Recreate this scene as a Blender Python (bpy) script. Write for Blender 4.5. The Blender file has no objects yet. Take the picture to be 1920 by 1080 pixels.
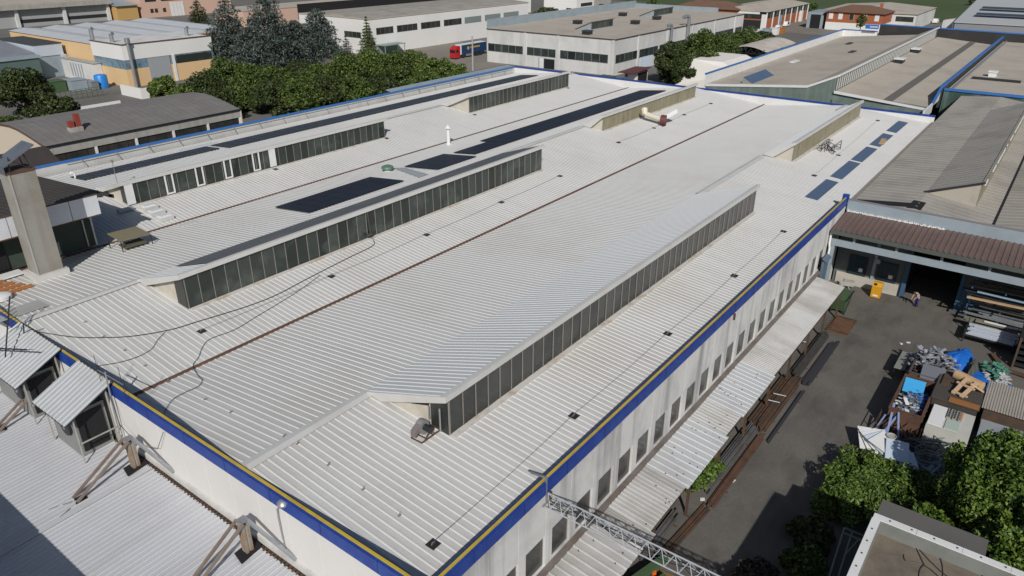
import bpy, math, random
import numpy as np
from mathutils import Vector, Matrix
random.seed(7); rng = np.random.default_rng(7)
S = bpy.context.scene; COL = S.collection
PI = math.pi
# ------------------------------------------------------------------ camera
CAMZ = 34.5; FPX = 1377.0; TH = math.radians(36.95); PH = math.radians(25.45)
FWD = Vector((math.cos(TH)*math.cos(PH), math.sin(TH)*math.cos(PH), -math.sin(PH)))
RGT = Vector((math.sin(TH), -math.cos(TH), 0)); UPV = RGT.cross(FWD)
cd = bpy.data.cameras.new("camera"); cam = bpy.data.objects.new("camera", cd); COL.objects.link(cam)
cam.matrix_world = Matrix(((RGT.x, UPV.x, -FWD.x, 0), (RGT.y, UPV.y, -FWD.y, 0), (RGT.z, UPV.z, -FWD.z, CAMZ), (0, 0, 0, 1)))
cd.sensor_width = 36; cd.lens = 36*FPX/1920; cd.clip_start = 0.5; cd.clip_end = 6000
S.camera = cam
# ------------------------------------------------------------------ sky, sun, exposure
SUN_AZ = math.radians(39); SUN_EL = math.radians(36.5)      # shadows fall towards SUN_AZ
w = bpy.data.worlds.new("World"); S.world = w; w.use_nodes = True
nt = w.node_tree; bg = nt.nodes["Background"]; sky = nt.nodes.new("ShaderNodeTexSky")
sky.sky_type = 'NISHITA'; sky.sun_disc = False; sky.sun_elevation = SUN_EL
sd = Vector((-math.cos(SUN_AZ), -math.sin(SUN_AZ)))
sky.sun_rotation = math.atan2(sd.x, sd.y) % (2*PI)
nt.links.new(sky.outputs[0], bg.inputs[0]); bg.inputs[1].default_value = 0.05
sl = bpy.data.lights.new("sun", 'SUN'); so = bpy.data.objects.new("sun", sl); COL.objects.link(so)
sl.energy = 3.55; sl.angle = math.radians(0.55); sl.color = (1.0, 0.965, 0.915)
so.rotation_euler = Vector((math.cos(SUN_AZ)*math.cos(SUN_EL), math.sin(SUN_AZ)*math.cos(SUN_EL), -math.sin(SUN_EL))).to_track_quat('-Z', 'Y').to_euler()
S.view_settings.view_transform = 'Standard'; S.view_settings.look = 'None'
S.view_settings.exposure = 0.0; S.view_settings.gamma = 1

# ------------------------------------------------------------------ helpers
def at(px, py, z):
    """photo pixel -> the point where its ray meets height z (metres)"""
    d = FWD + RGT*((px-960)/FPX) - UPV*((py-540)/FPX)
    t = (z-CAMZ)/d.z
    return Vector((d.x*t, d.y*t, z))
def at_y(px, py, y):
    d = FWD + RGT*((px-960)/FPX) - UPV*((py-540)/FPX); t = y/d.y
    return Vector((d.x*t, y, CAMZ+d.z*t))
def at_x(px, py, x):
    d = FWD + RGT*((px-960)/FPX) - UPV*((py-540)/FPX); t = x/d.x
    return Vector((x, d.y*t, CAMZ+d.z*t))

MATS = {}
def mat(name, col, rough=0.7, metal=0.0, spots=None, sc=0.4, amt=0.5, streak=None, stretch=(1, 1, 1), fine=0.12, fsc=9.0, bump=0.0, spec=0.5, island=None, lo=0.45, hi=0.7):
    """procedural paint / metal / stone: base colour, a second colour in large soft patches, fine grain"""
    if name in MATS: return MATS[name]
    m = bpy.data.materials.new(name); m.use_nodes = True; t = m.node_tree; N = t.nodes; L = t.links
    b = N["Principled BSDF"]; b.inputs["Roughness"].default_value = rough; b.inputs["Metallic"].default_value = metal
    b.inputs["Specular IOR Level"].default_value = spec
    tc = N.new("ShaderNodeTexCoord"); mp = N.new("ShaderNodeMapping"); mp.inputs["Scale"].default_value = stretch
    L.new(tc.outputs["Object"], mp.inputs[0])
    def rgb(c): return (c[0], c[1], c[2], 1)
    cur = N.new("ShaderNodeRGB"); cur.outputs[0].default_value = rgb(col); out = cur.outputs[0]
    def mix(a, c, fac, mode='MIX'):
        x = N.new("ShaderNodeMix"); x.data_type = 'RGBA'; x.blend_type = mode
        L.new(fac, x.inputs[0]); L.new(a, x.inputs[6])
        if hasattr(c, 'links'): L.new(c, x.inputs[7])
        else: x.inputs[7].default_value = rgb(c)
        return x.outputs[2]
    def noise(scale, lo, hi, amt, det=6, vec=mp.outputs[0], rg=0.6):
        n = N.new("ShaderNodeTexNoise"); n.inputs["Scale"].default_value = scale; n.inputs["Detail"].default_value = det
        n.inputs["Roughness"].default_value = rg
        L.new(vec, n.inputs["Vector"])
        r = N.new("ShaderNodeMapRange"); r.inputs[1].default_value = lo; r.inputs[2].default_value = hi
        r.inputs[3].default_value = 0; r.inputs[4].default_value = amt; L.new(n.outputs[0], r.inputs[0])
        return r.outputs[0], n.outputs[0]
    if island:
        gi = N.new("ShaderNodeNewGeometry"); cr = N.new("ShaderNodeValToRGB")
        cr.color_ramp.elements[0].color = rgb(island[0]); cr.color_ramp.elements[1].color = rgb(island[1])
        L.new(gi.outputs["Random Per Island"], cr.inputs[0]); out = cr.outputs[0]
    if spots:
        f, _ = noise(sc, lo, hi, amt); out = mix(out, spots, f)
    if streak:   # (colour, scale, amount): vertical runs of dirt
        m2 = N.new("ShaderNodeMapping"); m2.inputs["Scale"].default_value = streak[3] if len(streak) > 3 else (1, 1, 0.06)
        L.new(tc.outputs["Object"], m2.inputs[0])
        f, _ = noise(streak[1], 0.48, 0.75, streak[2], vec=m2.outputs[0]); out = mix(out, streak[0], f)
    if fine:
        f, raw = noise(fsc, 0.3, 0.7, fine, det=4); out = mix(out, tuple(c*0.45 for c in col), f)
        if bump:
            bp = N.new("ShaderNodeBump"); bp.inputs["Strength"].default_value = bump; bp.inputs["Distance"].default_value = 0.05
            L.new(raw, bp.inputs["Height"]); L.new(bp.outputs[0], b.inputs["Normal"])
    L.new(out, b.inputs["Base Color"])
    MATS[name] = m; return m

class MB:
    def __init__(s): s.v = []; s.f = []; s.rib = set()
    def poly(s, pts):
        n = len(s.v); s.v += [tuple(p) for p in pts]; s.f.append(tuple(range(n, n+len(pts)))); return s
    def box(s, x0, x1, y0, y1, z0, z1):
        n = len(s.v)
        s.v += [(x0,y0,z0),(x1,y0,z0),(x1,y1,z0),(x0,y1,z0),(x0,y0,z1),(x1,y0,z1),(x1,y1,z1),(x0,y1,z1)]
        for q in ((3,2,1,0),(4,5,6,7),(0,1,5,4),(1,2,6,5),(2,3,7,6),(3,0,4,7)): s.f.append(tuple(n+i for i in q))
        return s
    def obox(s, c, sz, rz=0, tilt=0, axis='y'):
        """box centred at c, size sz, tilted about its own x or y axis then turned about z"""
        R = Matrix.Rotation(rz, 3, 'Z') @ Matrix.Rotation(tilt, 3, axis.upper()); n = len(s.v); c = Vector(c)
        for p in ((-1,-1,-1),(1,-1,-1),(1,1,-1),(-1,1,-1),(-1,-1,1),(1,-1,1),(1,1,1),(-1,1,1)):
            s.v.append(tuple(c + R @ Vector((p[0]*sz[0]/2, p[1]*sz[1]/2, p[2]*sz[2]/2))))
        for q in ((3,2,1,0),(4,5,6,7),(0,1,5,4),(1,2,6,5),(2,3,7,6),(3,0,4,7)): s.f.append(tuple(n+i for i in q))
        return s
    def prism(s, pts, off):
        """closed polygon pts extruded by vector off"""
        n = len(s.v); k = len(pts); o = Vector(off)
        s.v += [tuple(p) for p in pts] + [tuple(Vector(p)+o) for p in pts]
        s.f.append(tuple(range(n, n+k))[::-1]); s.f.append(tuple(range(n+k, n+2*k)))
        for i in range(k): j = (i+1) % k; s.f.append((n+i, n+j, n+k+j, n+k+i))
        return s
    def slab(s, quad, th):
        """a sheet through 3-4 corners given a thickness downwards"""
        return s.prism(quad, (0, 0, -th))
    def tube(s, pts, r, k=8, r2=None, cap=True):
        pts = [Vector(p) for p in pts]; n = len(s.v); m = len(pts)
        for i, p in enumerate(pts):
            d = (pts[min(i+1, m-1)] - pts[max(i-1, 0)]).normalized()
            a = d.cross(Vector((0,0,1)) if abs(d.z) < 0.95 else Vector((1,0,0))).normalized(); b = d.cross(a)
            rr = r if r2 is None else r + (r2-r)*i/(m-1)
            for j in range(k):
                t = 2*PI*j/k; s.v.append(tuple(p + a*(rr*math.cos(t)) + b*(rr*math.sin(t))))
        for i in range(m-1):
            for j in range(k):
                q = (j+1) % k; s.f.append((n+i*k+j, n+i*k+q, n+(i+1)*k+q, n+(i+1)*k+j))
        if cap: s.f.append(tuple(n+j for j in range(k))[::-1]); s.f.append(tuple(n+(m-1)*k+j for j in range(k)))
        return s
    def bar(s, a, b, wd, ht=None):
        """square-section bar from a to b"""
        a = Vector(a); b = Vector(b); ht = ht or wd; d = (b-a).normalized()
        x = d.cross(Vector((0,0,1)) if abs(d.z) < 0.95 else Vector((1,0,0))).normalized(); y = x.cross(d)
        n = len(s.v)
        for p in (a, b):
            for q in ((-1,-1),(1,-1),(1,1),(-1,1)): s.v.append(tuple(p + x*(q[0]*wd/2) + y*(q[1]*ht/2)))
        for q in ((3,2,1,0),(4,5,6,7),(0,1,5,4),(1,2,6,5),(2,3,7,6),(3,0,4,7)): s.f.append(tuple(n+i for i in q))
        return s
    def lathe(s, c, prof, k=20):
        n = len(s.v); m = len(prof)
        for (r, z) in prof:
            for j in range(k):
                t = 2*PI*j/k; s.v.append((c[0]+r*math.cos(t), c[1]+r*math.sin(t), c[2]+z))
        for i in range(m-1):
            for j in range(k):
                q = (j+1) % k; s.f.append((n+i*k+j, n+i*k+q, n+(i+1)*k+q, n+(i+1)*k+j))
        s.f.append(tuple(n+j for j in range(k))[::-1]); s.f.append(tuple(n+(m-1)*k+j for j in range(k)))
        return s
    def corr_x(s, x0, x1, path, pitch, h, wt, wb, th=0.0, back=False):
        """ribbed sheet: ribs run along path [(y, z), ...], repeated every pitch along x"""
        xs = []; x = x0
        while x < x1-1e-6:
            e = min(x+pitch, x1); f = x+pitch/2
            for q, k in ((x, 0), (f-wb/2, 0), (f-wt/2, 1), (f+wt/2, 1), (f+wb/2, 0)):
                if q < e-1e-6: xs.append((q, k))
            x = e
        xs.append((x1, 0)); n = len(s.v); m = len(path)
        for (q, k) in xs:
            for (y, z) in path: s.v.append((q, y, z+k*h))
        for i in range(len(xs)-1):
            for j in range(m-1):
                if xs[i][1] or xs[i+1][1]: s.rib.add(len(s.f))
                s.f.append((n+i*m+j, n+(i+1)*m+j, n+(i+1)*m+j+1, n+i*m+j+1))
        return s
    def corr_y(s, y0, y1, path, pitch, h, wt, wb):
        t = MB().corr_x(y0, y1, path, pitch, h, wt, wb); n = len(s.v); s.rib |= {q+len(s.f) for q in t.rib}
        s.v += [(y, x, z) for (x, y, z) in t.v]; s.f += [tuple(n+i for i in f)[::-1] for f in t.f]; return s
    def join(s, o):
        n = len(s.v); s.v += o.v; s.f += [tuple(n+i for i in f) for f in o.f]; return s
    def build(s, name, m, parent=None, smooth=False, loc=None, ribm=None):
        me = bpy.data.meshes.new(name); o = bpy.data.objects.new(name, me); COL.objects.link(o)
        base = Vector((0, 0, 0))
        if parent is not None:
            o.parent = parent; r = parent
            while r is not None: base = base + r.location; r = r.parent
        elif loc is not None: o.location = loc; base = Vector(loc)
        me.from_pydata([(x-base.x, y-base.y, z-base.z) for (x, y, z) in s.v], [], s.f)
        me.materials.append(m)
        if ribm is not None:
            me.materials.append(ribm); me.polygons.foreach_set('material_index', [1 if i in s.rib else 0 for i in range(len(me.polygons))])
        if smooth:
            me.polygons.foreach_set('use_smooth', [True]*len(me.polygons))
            try: me.set_sharp_from_angle(angle=math.radians(40))
            except Exception: pass
        me.update(); return o
def tag(o, label, cat, group=None):
    o["label"] = label; o["category"] = cat
    if group: o["group"] = group
    return o
def thing(name, label, cat, loc=(0,0,0), group=None):
    o = bpy.data.objects.new(name, None); COL.objects.link(o); o.location = loc; o.empty_display_size = 0.3
    return tag(o, label, cat, group)
def one(name, mb, m, label, cat, loc, group=None, smooth=False):
    return tag(mb.build(name, m, None, smooth, loc), label, cat, group)
def struct(name, mb, m):
    o = mb.build(name, m); o["kind"] = "structure"; return o
def dup(root, loc, label=None, rz=None, scale=None):
    r = root.copy(); COL.objects.link(r); r.location = loc
    if rz is not None: r.rotation_euler = (0, 0, rz)
    if scale is not None: r.scale = (scale,)*3
    if label: r["label"] = label
    for ch in list(root.children):
        c = ch.copy(); COL.objects.link(c); c.parent = r
        for g in list(ch.children):
            d = g.copy(); COL.objects.link(d); d.parent = c
    return r
ORD = ["first","second","third","fourth","fifth","sixth","seventh","eighth","ninth","tenth","eleventh","twelfth","thirteenth","fourteenth","fifteenth","sixteenth"]

# ------------------------------------------------------------------ materials
M = dict(
 roof=mat('white_roof_sheet', (0.60,0.596,0.578), 0.5, 0, (0.47,0.44,0.39), 0.10, 0.6, streak=((0.43,0.41,0.37),0.5,0.5,(1.6,0.12,1)), fine=0.14, fsc=3, lo=0.48, hi=0.78),
 rib=mat('white_roof_rib', (0.645,0.64,0.622), 0.4, 0, (0.56,0.53,0.48), 0.10, 0.5, fine=0.06, fsc=3, lo=0.5, hi=0.8),
 cap=mat('white_flashing', (0.61,0.605,0.585), 0.4, 0, (0.5,0.47,0.42), 0.5, 0.4),
 beige=mat('stained_render', (0.58,0.54,0.46), 0.8, 0, (0.40,0.34,0.25), 0.6, 0.6),
 wall=mat('weathered_white_wall', (0.66,0.655,0.64), 0.8, 0, (0.42,0.42,0.415), 0.3, 0.8, streak=((0.24,0.24,0.24),0.8,0.95), fine=0.14),
 gable=mat('cream_wall_panel', (0.70,0.68,0.655), 0.8, 0, (0.60,0.57,0.53), 0.3, 0.3, fine=0.06),
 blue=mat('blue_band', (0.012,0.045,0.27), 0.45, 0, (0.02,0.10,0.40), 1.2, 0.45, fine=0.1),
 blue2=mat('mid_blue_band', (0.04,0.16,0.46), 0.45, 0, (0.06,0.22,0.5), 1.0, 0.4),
 yellow=mat('yellow_coping', (0.58,0.42,0.045), 0.5, 0, (0.34,0.23,0.03), 0.8, 0.6),
 rust=mat('rust', (0.118,0.060,0.037), 0.85, 0, (0.055,0.034,0.025), 1.5, 0.8),
 rustbrown=mat('rusted_steel', (0.085,0.06,0.045), 0.8, 0.2, (0.17,0.08,0.035), 1.2, 0.8),
 glass=mat('dark_glazing', (0.018,0.021,0.019), 0.25, 0, (0.085,0.09,0.085), 0.4, 0.7, fine=0.05, island=((0.014,0.016,0.015),(0.045,0.048,0.045)), lo=0.5, hi=0.8),
 gglass=mat('green_black_glazing', (0.016,0.023,0.020), 0.2, 0, (0.12,0.14,0.125), 0.4, 0.8, fine=0.05, island=((0.012,0.018,0.015),(0.045,0.056,0.05)), lo=0.52, hi=0.8),  # paler panes in both glazings carry reflections in the colour
 fglass=mat('yellowed_translucent_sheet', (0.30,0.27,0.17), 0.5, 0, (0.19,0.16,0.09), 0.6, 0.6, streak=((0.10,0.08,0.045),1.2,0.6)),
 mull=mat('grey_glazing_bar', (0.24,0.235,0.215), 0.5, 0, (0.22,0.15,0.1), 2, 0.5),
 white=mat('white_paint', (0.76,0.76,0.75), 0.5, 0, (0.62,0.6,0.56), 0.7, 0.4),
 pv=mat('solar_cell', (0.012,0.014,0.026), 0.45, spec=0.18, metal=0, spots=(0.020,0.024,0.04), sc=0.2, amt=0.6, fine=0.05),
 pvl=mat('blue_grey_rooflight', (0.085,0.13,0.21), 0.35, 0, (0.06,0.1,0.17), 0.3, 0.5),
 pvd=mat('grey_membrane', (0.11,0.115,0.125), 0.7, 0, (0.17,0.17,0.17), 0.3, 0.6),
 conc=mat('concrete', (0.40,0.39,0.36), 0.9, 0, (0.28,0.26,0.22), 0.5, 0.6, streak=((0.22,0.2,0.17),0.9,0.5)),
 steel=mat('galvanised_steel', (0.42,0.44,0.46), 0.4, 0.6, (0.3,0.3,0.3), 2, 0.4),
 dark=mat('dark_metal', (0.035,0.037,0.04), 0.5, 0.3),
 black=mat('dark_opening', (0.010,0.010,0.012), 0.8, fine=0),
 darkroof=mat('dark_ribbed_roof', (0.055,0.045,0.04), 0.7, 0, (0.03,0.026,0.024), 0.5, 0.5),
 fibre=mat('fibre_cement_roof', (0.36,0.335,0.295), 0.95, 0, (0.22,0.205,0.185), 0.18, 0.8, streak=((0.40,0.37,0.33),0.6,0.5,(1.4,0.12,1)), fine=0.25, fsc=5, bump=0.2),
 gravel=mat('grey_brown_roof', (0.47,0.42,0.355), 0.95, 0, (0.34,0.30,0.25), 0.14, 0.7, streak=((0.41,0.375,0.33),0.35,0.4,(1.2,0.15,1)), fine=0.2, fsc=3),
 brownroof=mat('brown_ribbed_sheet', (0.155,0.105,0.09), 0.55, 0, (0.10,0.07,0.065), 0.6, 0.5),
 bluegrey=mat('blue_grey_sheet', (0.30,0.36,0.40), 0.5, 0, (0.23,0.27,0.3), 0.4, 0.6),
 asphalt=mat('yard_asphalt', (0.13,0.12,0.107), 0.92, 0, (0.165,0.148,0.125), 0.3, 0.9, streak=((0.05,0.048,0.045),0.35,0.8,(0.6,1.2,1)), fine=0.35, fsc=5),
 ground=mat('far_paving', (0.16,0.15,0.135), 0.95, 0, (0.10,0.10,0.09), 0.05, 0.7),
 grass=mat('field_grass', (0.052,0.085,0.022), 0.95, 0, (0.09,0.11,0.04), 0.012, 0.7, fine=0.3, fsc=0.4),
 timber=mat('orange_timber', (0.42,0.155,0.04), 0.7, 0, (0.3,0.1,0.03), 1, 0.5),
 beam=mat('bare_timber', (0.50,0.34,0.19), 0.8, 0, (0.38,0.22,0.1), 2, 0.5),
 rod=mat('weathered_steel_bars', (0.10,0.095,0.09), 0.6, 0.4, (0.05,0.045,0.04), 2, 0.6),
 silver=mat('silver_sheet', (0.58,0.59,0.60), 0.42, 0.12, (0.42,0.42,0.41), 0.5, 0.5, fine=0.1),
 green=mat('green_paint', (0.06,0.115,0.05), 0.6, 0, (0.09,0.10,0.06), 1, 0.5),
 bark=mat('bark', (0.075,0.055,0.04), 0.95, 0, (0.04,0.03,0.022), 3, 0.6),
 tarp=mat('blue_tarpaulin', (0.012,0.13,0.52), 0.4, 0, (0.008,0.08,0.36), 2, 0.6),
 cyan=mat('light_blue_board', (0.05,0.36,0.70), 0.4),
 red=mat('red_paint', (0.45,0.022,0.03), 0.35),
 navy=mat('blue_curtain', (0.018,0.05,0.135), 0.5, 0, (0.025,0.07,0.18), 0.6, 0.5),
 brick=mat('orange_brick', (0.37,0.12,0.055), 0.9, 0, (0.29,0.1,0.05), 0.4, 0.5),
 tile=mat('brown_roof_tile', (0.19,0.105,0.068), 0.9, 0, (0.13,0.08,0.06), 0.3, 0.6, fine=0.3, fsc=3),
 cream=mat('cream_render', (0.72,0.50,0.27), 0.85, 0, (0.64,0.44,0.24), 0.3, 0.4),
 pink=mat('pink_render', (0.62,0.42,0.33), 0.85, 0, (0.55,0.38,0.3), 0.3, 0.4),
 palewall=mat('pale_concrete_panel', (0.66,0.655,0.64), 0.85, 0, (0.47,0.46,0.44), 0.15, 0.6, streak=((0.38,0.38,0.37),0.35,0.5)),
 whitewall=mat('white_panel_wall', (0.78,0.77,0.75), 0.8, 0, (0.66,0.65,0.62), 0.1, 0.4),
 tyre=mat('tyre_rubber', (0.02,0.02,0.02), 0.85),
)
def leafmat(name, a, b): return mat(name, a, 0.55, island=(a, b), fine=0, spec=0.35)
LF = dict(
 green=leafmat('broad_leaf', (0.016,0.034,0.006), (0.112,0.158,0.032)),
 light=leafmat('light_leaf', (0.024,0.048,0.008), (0.15,0.205,0.042)),
 dark=leafmat('dark_leaf', (0.016,0.027,0.008), (0.065,0.088,0.022)),
 cedar=leafmat('blue_grey_needle', (0.028,0.042,0.036), (0.125,0.155,0.135)),
 laurel=leafmat('laurel_leaf', (0.02,0.046,0.006), (0.135,0.205,0.035)),
 bush=leafmat('bright_leaf', (0.020,0.050,0.006), (0.14,0.21,0.03)),
 red=leafmat('dull_red_leaf', (0.030,0.022,0.018), (0.085,0.062,0.05)))

# ================================================================== GROUND
struct('ground', MB().poly([(-300,-900,-0.02),(3500,-900,-0.02),(3500,2600,-0.02),(-300,2600,-0.02)]), M['ground'])
struct('yard', MB().poly([(10,-60,0),(83,-60,0),(83,18,0),(10,18,0)]), M['asphalt'])
struct('meadow', MB().poly([(405,-500,0),(3400,-500,0),(3400,2500,0),(700,2500,0),(430,250,0),(400,130,0)]), M['grass'])
struct('side_road', MB().poly([(318,60,0.004),(420,60,0.004),(420,118,0.004),(318,118,0.004)]), mat('worn_paving', (0.20,0.175,0.15), 0.95, 0, (0.28,0.26,0.22), 0.1, 0.6))
struct('lorry_yard', MB().poly([(150,140,0.004),(215,140,0.004),(215,186.8,0.004),(150,186.8,0.004)]), mat('yard_paving', (0.24,0.215,0.18), 0.95, 0, (0.18,0.16,0.14), 0.15, 0.6))

# ================================================================== MAIN WAREHOUSE
X0, X1, YR, YL = 15.9, 132.4, 16.45, 98.9
PROF = [(YR+0.2,8.20),(29.7,9.40),(43.5,7.88),(56.7,9.40),(70.7,7.88),(83.7,9.40),(97.8,8.15)]
def rz(y):
    for (a, b) in zip(PROF, PROF[1:]):
        if a[0] <= y <= b[0]: return a[1]+(b[1]-a[1])*(y-a[0])/(b[0]-a[0])
    return PROF[0][1] if y < PROF[0][0] else PROF[-1][1]
def at_roof(px, py, dz=0.0):
    z = 9.0
    for _ in range(12): p = at(px, py, z); z = rz(p.y)+dz
    return at(px, py, z)
WH = thing('warehouse', 'large white warehouse with ribbed roof, dark glazed roof monitors and blue parapet band', 'warehouse', (16,16.5,0))
RX0, RX1 = X0+0.32, X1-0.3
PIT, RH, RT, RB = 0.46, 0.038, 0.08, 0.14
for i, (a, r, b) in enumerate(((0,1,2),(2,3,4),(4,5,6))):
    pa, pr_, pb = PROF[a], PROF[r], PROF[b]
    mb = MB().corr_x(RX0, RX1, [pa, (pr_[0]-0.01, pr_[1])], PIT, RH, RT, RB).corr_x(RX0, RX1, [(pr_[0]+0.01, pr_[1]), (pb[0]-(0.22 if b < 6 else 0), pb[1])], PIT, RH, RT, RB)
    ro = mb.build('roof', M['roof'], WH, ribm=M['rib'])
    MONX = [((25.0,73.3),(92.5,127.0)), ((25.0,73.3),(92.5,126.5)), ((34.8,73.3),(91.8,122.5))][i]
    xs = [RX0, MONX[0][0], MONX[0][1], MONX[1][0], MONX[1][1], RX1]
    for k in (0, 2, 4):
        x0, x1 = xs[k], xs[k+1]; c = MB()
        for sgn in (-1, 1):
            c.poly([(x0,pr_[0],pr_[1]+0.13),(x1,pr_[0],pr_[1]+0.13),(x1,pr_[0]+sgn*0.42,pr_[1]+0.065),(x0,pr_[0]+sgn*0.42,pr_[1]+0.065)][::sgn])
        c.build('ridge_cap', M['cap'], ro)
    if b < 6:
        y, z = pb
        MB().box(RX0,RX1,y-0.26,y+0.06,z-0.12,z+0.07).build('gutter', mat('brown_gutter', (0.13,0.07,0.045), 0.85, 0, (0.24,0.12,0.07), 0.8, 0.7, fine=0.3), ro)

# monitors (raised strips of roof over a tall glazed front)
def monitor(x0, x1, yr, yg, gl, ztop=11.55, step=1.15, over=0.45, roofmat=None, endm=None, roofpath=None, edge='cap'):
    zr = rz(yr)
    ms = MB().corr_x(x0-over, x1+over, [(yg-0.10, ztop+0.10), (yr+0.25, zr+0.03)][::-1], PIT, RH, RT, RB).build('monitor_roof', roofmat or mat('monitor_white_sheet', (0.64,0.645,0.64), 0.42, 0, (0.57,0.57,0.555), 0.2, 0.5, fine=0.08, fsc=3), WH, ribm=mat('monitor_white_rib', (0.69,0.70,0.70), 0.38, fine=0.04))  # monitor sheet and ribs a paler white than the main roof
    e = MB().box(x0-over-0.03, x1+over+0.03, yg-0.20, yg-0.11, ztop-0.20, ztop+0.17)
    e.poly([(x0-over-0.03,yg-0.20,ztop+0.172),(x1+over+0.03,yg-0.20,ztop+0.172),(x1+over+0.03,yg+0.22,ztop+0.12),(x0-over-0.03,yg+0.22,ztop+0.12)])
    e.build('eaves_fascia', M[edge], ms)
    # rake trims and end walls
    for xx, d in ((x0-over, -0.05), (x1+over, 0.05)):
        a, b = sorted((xx, xx+d))
        MB().prism([(a,yr+0.1,zr+0.12),(a,yg-0.11,ztop+0.19),(a,yg-0.11,ztop-0.22),(a,yr-1.2,zr-0.05)], (b-a,0,0)).build('rake_trim', M['cap'], ms)
    for xx in (x0, x1):
        MB().prism([(xx,yr,zr-0.1),(xx,yg+0.06,ztop),(xx,yg+0.06,rz(yg)-0.1)], (0.08 if xx == x0 else -0.08,0,0)).build('end_wall', endm or M['beige'], ms)
    zb = rz(yg)+0.06
    n = max(1, round((x1-x0)/step)); st = (x1-x0)/n; g = MB()
    for k in range(n): dy = random.uniform(-0.012,0.012); g.poly([(x0+k*st,yg+dy,zb),(x0+(k+1)*st,yg-dy,zb),(x0+(k+1)*st,yg-dy,ztop),(x0+k*st,yg+dy,ztop)])
    g = g.build('glazing', gl, ms); bars = MB()
    for k in range(n+1):
        x = x0+k*st; bars.box(x-0.022, x+0.022, yg-0.05, yg+0.02, zb, ztop-0.02)
    bars.box(x0, x1, yg-0.06, yg+0.01, ztop-0.02, ztop+0.05)
    bars.build('glazing_bar', M['mull'], g)
    MB().prism([(x0,yg-0.02,zb),(x0,yg-0.42,rz(yg-0.42)+0.075),(x0,yg-0.42,rz(yg-0.42)-0.05),(x0,yg-0.02,zb-0.2)], (x1-x0,0,0)).build('apron_flashing', mat('stained_apron', (0.60,0.58,0.54), 0.6, 0, (0.42,0.30,0.20), 1.1, 0.7, lo=0.5, hi=0.66), ms)
    return ms, g
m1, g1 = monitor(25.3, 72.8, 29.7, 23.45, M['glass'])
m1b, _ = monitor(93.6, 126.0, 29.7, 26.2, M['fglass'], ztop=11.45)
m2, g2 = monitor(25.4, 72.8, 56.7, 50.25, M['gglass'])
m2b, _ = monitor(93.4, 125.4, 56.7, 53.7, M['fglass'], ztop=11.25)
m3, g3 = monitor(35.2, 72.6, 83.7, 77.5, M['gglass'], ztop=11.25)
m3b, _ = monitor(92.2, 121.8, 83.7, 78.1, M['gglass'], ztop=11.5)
# dark return pane and slot vents at the near end of the nearest monitor
for q, yg, mm in ((m1,23.45,M['glass']),(m2,50.25,M['glass']),(m3,77.5,M['glass'])):
    xx = 25.2 if q is m1 else (25.3 if q is m2 else 35.1)
    MB().poly([(xx,yg,rz(yg)+0.05),(xx,yg,11.35),(xx,yg+1.35,10.95),(xx,yg+1.35,rz(yg+1.35)+0.05)]).build('return_pane', mm, q)
mb = MB()
for (a, b) in ((24.95,26.4),(26.55,28.0)): mb.prism([(25.2,a,11.02-(a-23.5)*0.30),(25.2,b,11.02-(b-23.5)*0.30),(25.2,b,10.74-(b-23.5)*0.30),(25.2,a,10.74-(a-23.5)*0.30)], (0.06,0,0))
mb.build('slot_vent', M['black'], m1)
# white-framed opening lights and white panels in the left monitor
for px, wd in ((318,1.0),(375,1.0),(428,1.0),(481,1.0)):
    x = at_y(px, 345-(px-318)*0.23, 77.4).x
    f = MB(); a, b, zb, zt = x-wd/2, x+wd/2, 8.85, 11.3
    f.box(a,a+0.16,77.33,77.41,zb,zt).box(b-0.16,b,77.33,77.41,zb,zt).box(a+0.16,b-0.16,77.33,77.41,zt-0.16,zt).box(a+0.16,b-0.16,77.33,77.41,zb,zb+0.16)
    f.build('window_frame', M['white'], m3)
for px, py, wd in ((243,362,0.9),(510,290,0.9)):
    x = at_y(px, py, 77.4).x
    MB().box(x-wd/2, x+wd/2, 77.34, 77.42, 8.85, 11.35).build('white_panel', M['white'], m3)

# right-hand long wall with its row of windows
WS, WX0, WN, WW, WZ0, WZ1 = 2.43, 18.2, 26, 1.80, 3.48, 5.72
wl = MB().box(X0, 81.5, YR, YR+0.3, 0, WZ0).box(X0, 81.5, YR, YR+0.3, WZ1, 8.62)
px_ = X0
wins = [WX0+k*WS for k in range(WN)]
for x in wins: wl.box(px_, x, YR, YR+0.3, WZ0, WZ1); px_ = x+WW
wl.box(px_, 81.5, YR, YR+0.3, WZ0, WZ1)
for x in wins: wl.box(x-0.635, x-0.575, YR-0.012, YR, WZ1+0.1, 8.58)
wlo = wl.build('wall', M['wall'], WH)
for x in wins:
    f = MB(); a, b = x+0.002, x+WW-0.002
    for q in ((a,a+0.07,WZ0,WZ1),(b-0.07,b,WZ0,WZ1),(a+0.07,b-0.07,WZ1-0.07,WZ1),(a+0.07,b-0.07,WZ0,WZ0+0.07)): f.box(q[0],q[1],YR+0.15,YR+0.21,q[2]+0.002,q[3]-0.002)
    fo = f.build('window', M['mull'], WH)
    MB().box(a+0.07,b-0.07,YR+0.17,YR+0.19,WZ0+0.072,WZ1-0.072).build('pane', M['glass'], fo)
MB().box(X0, 76.2, YR-0.34, YR-0.004, 3.20, 3.47).build('wall_ledge', mat('dull_ledge', (0.19,0.165,0.145), 0.85, 0, (0.12,0.085,0.065), 1.0, 0.7), WH)
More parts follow.
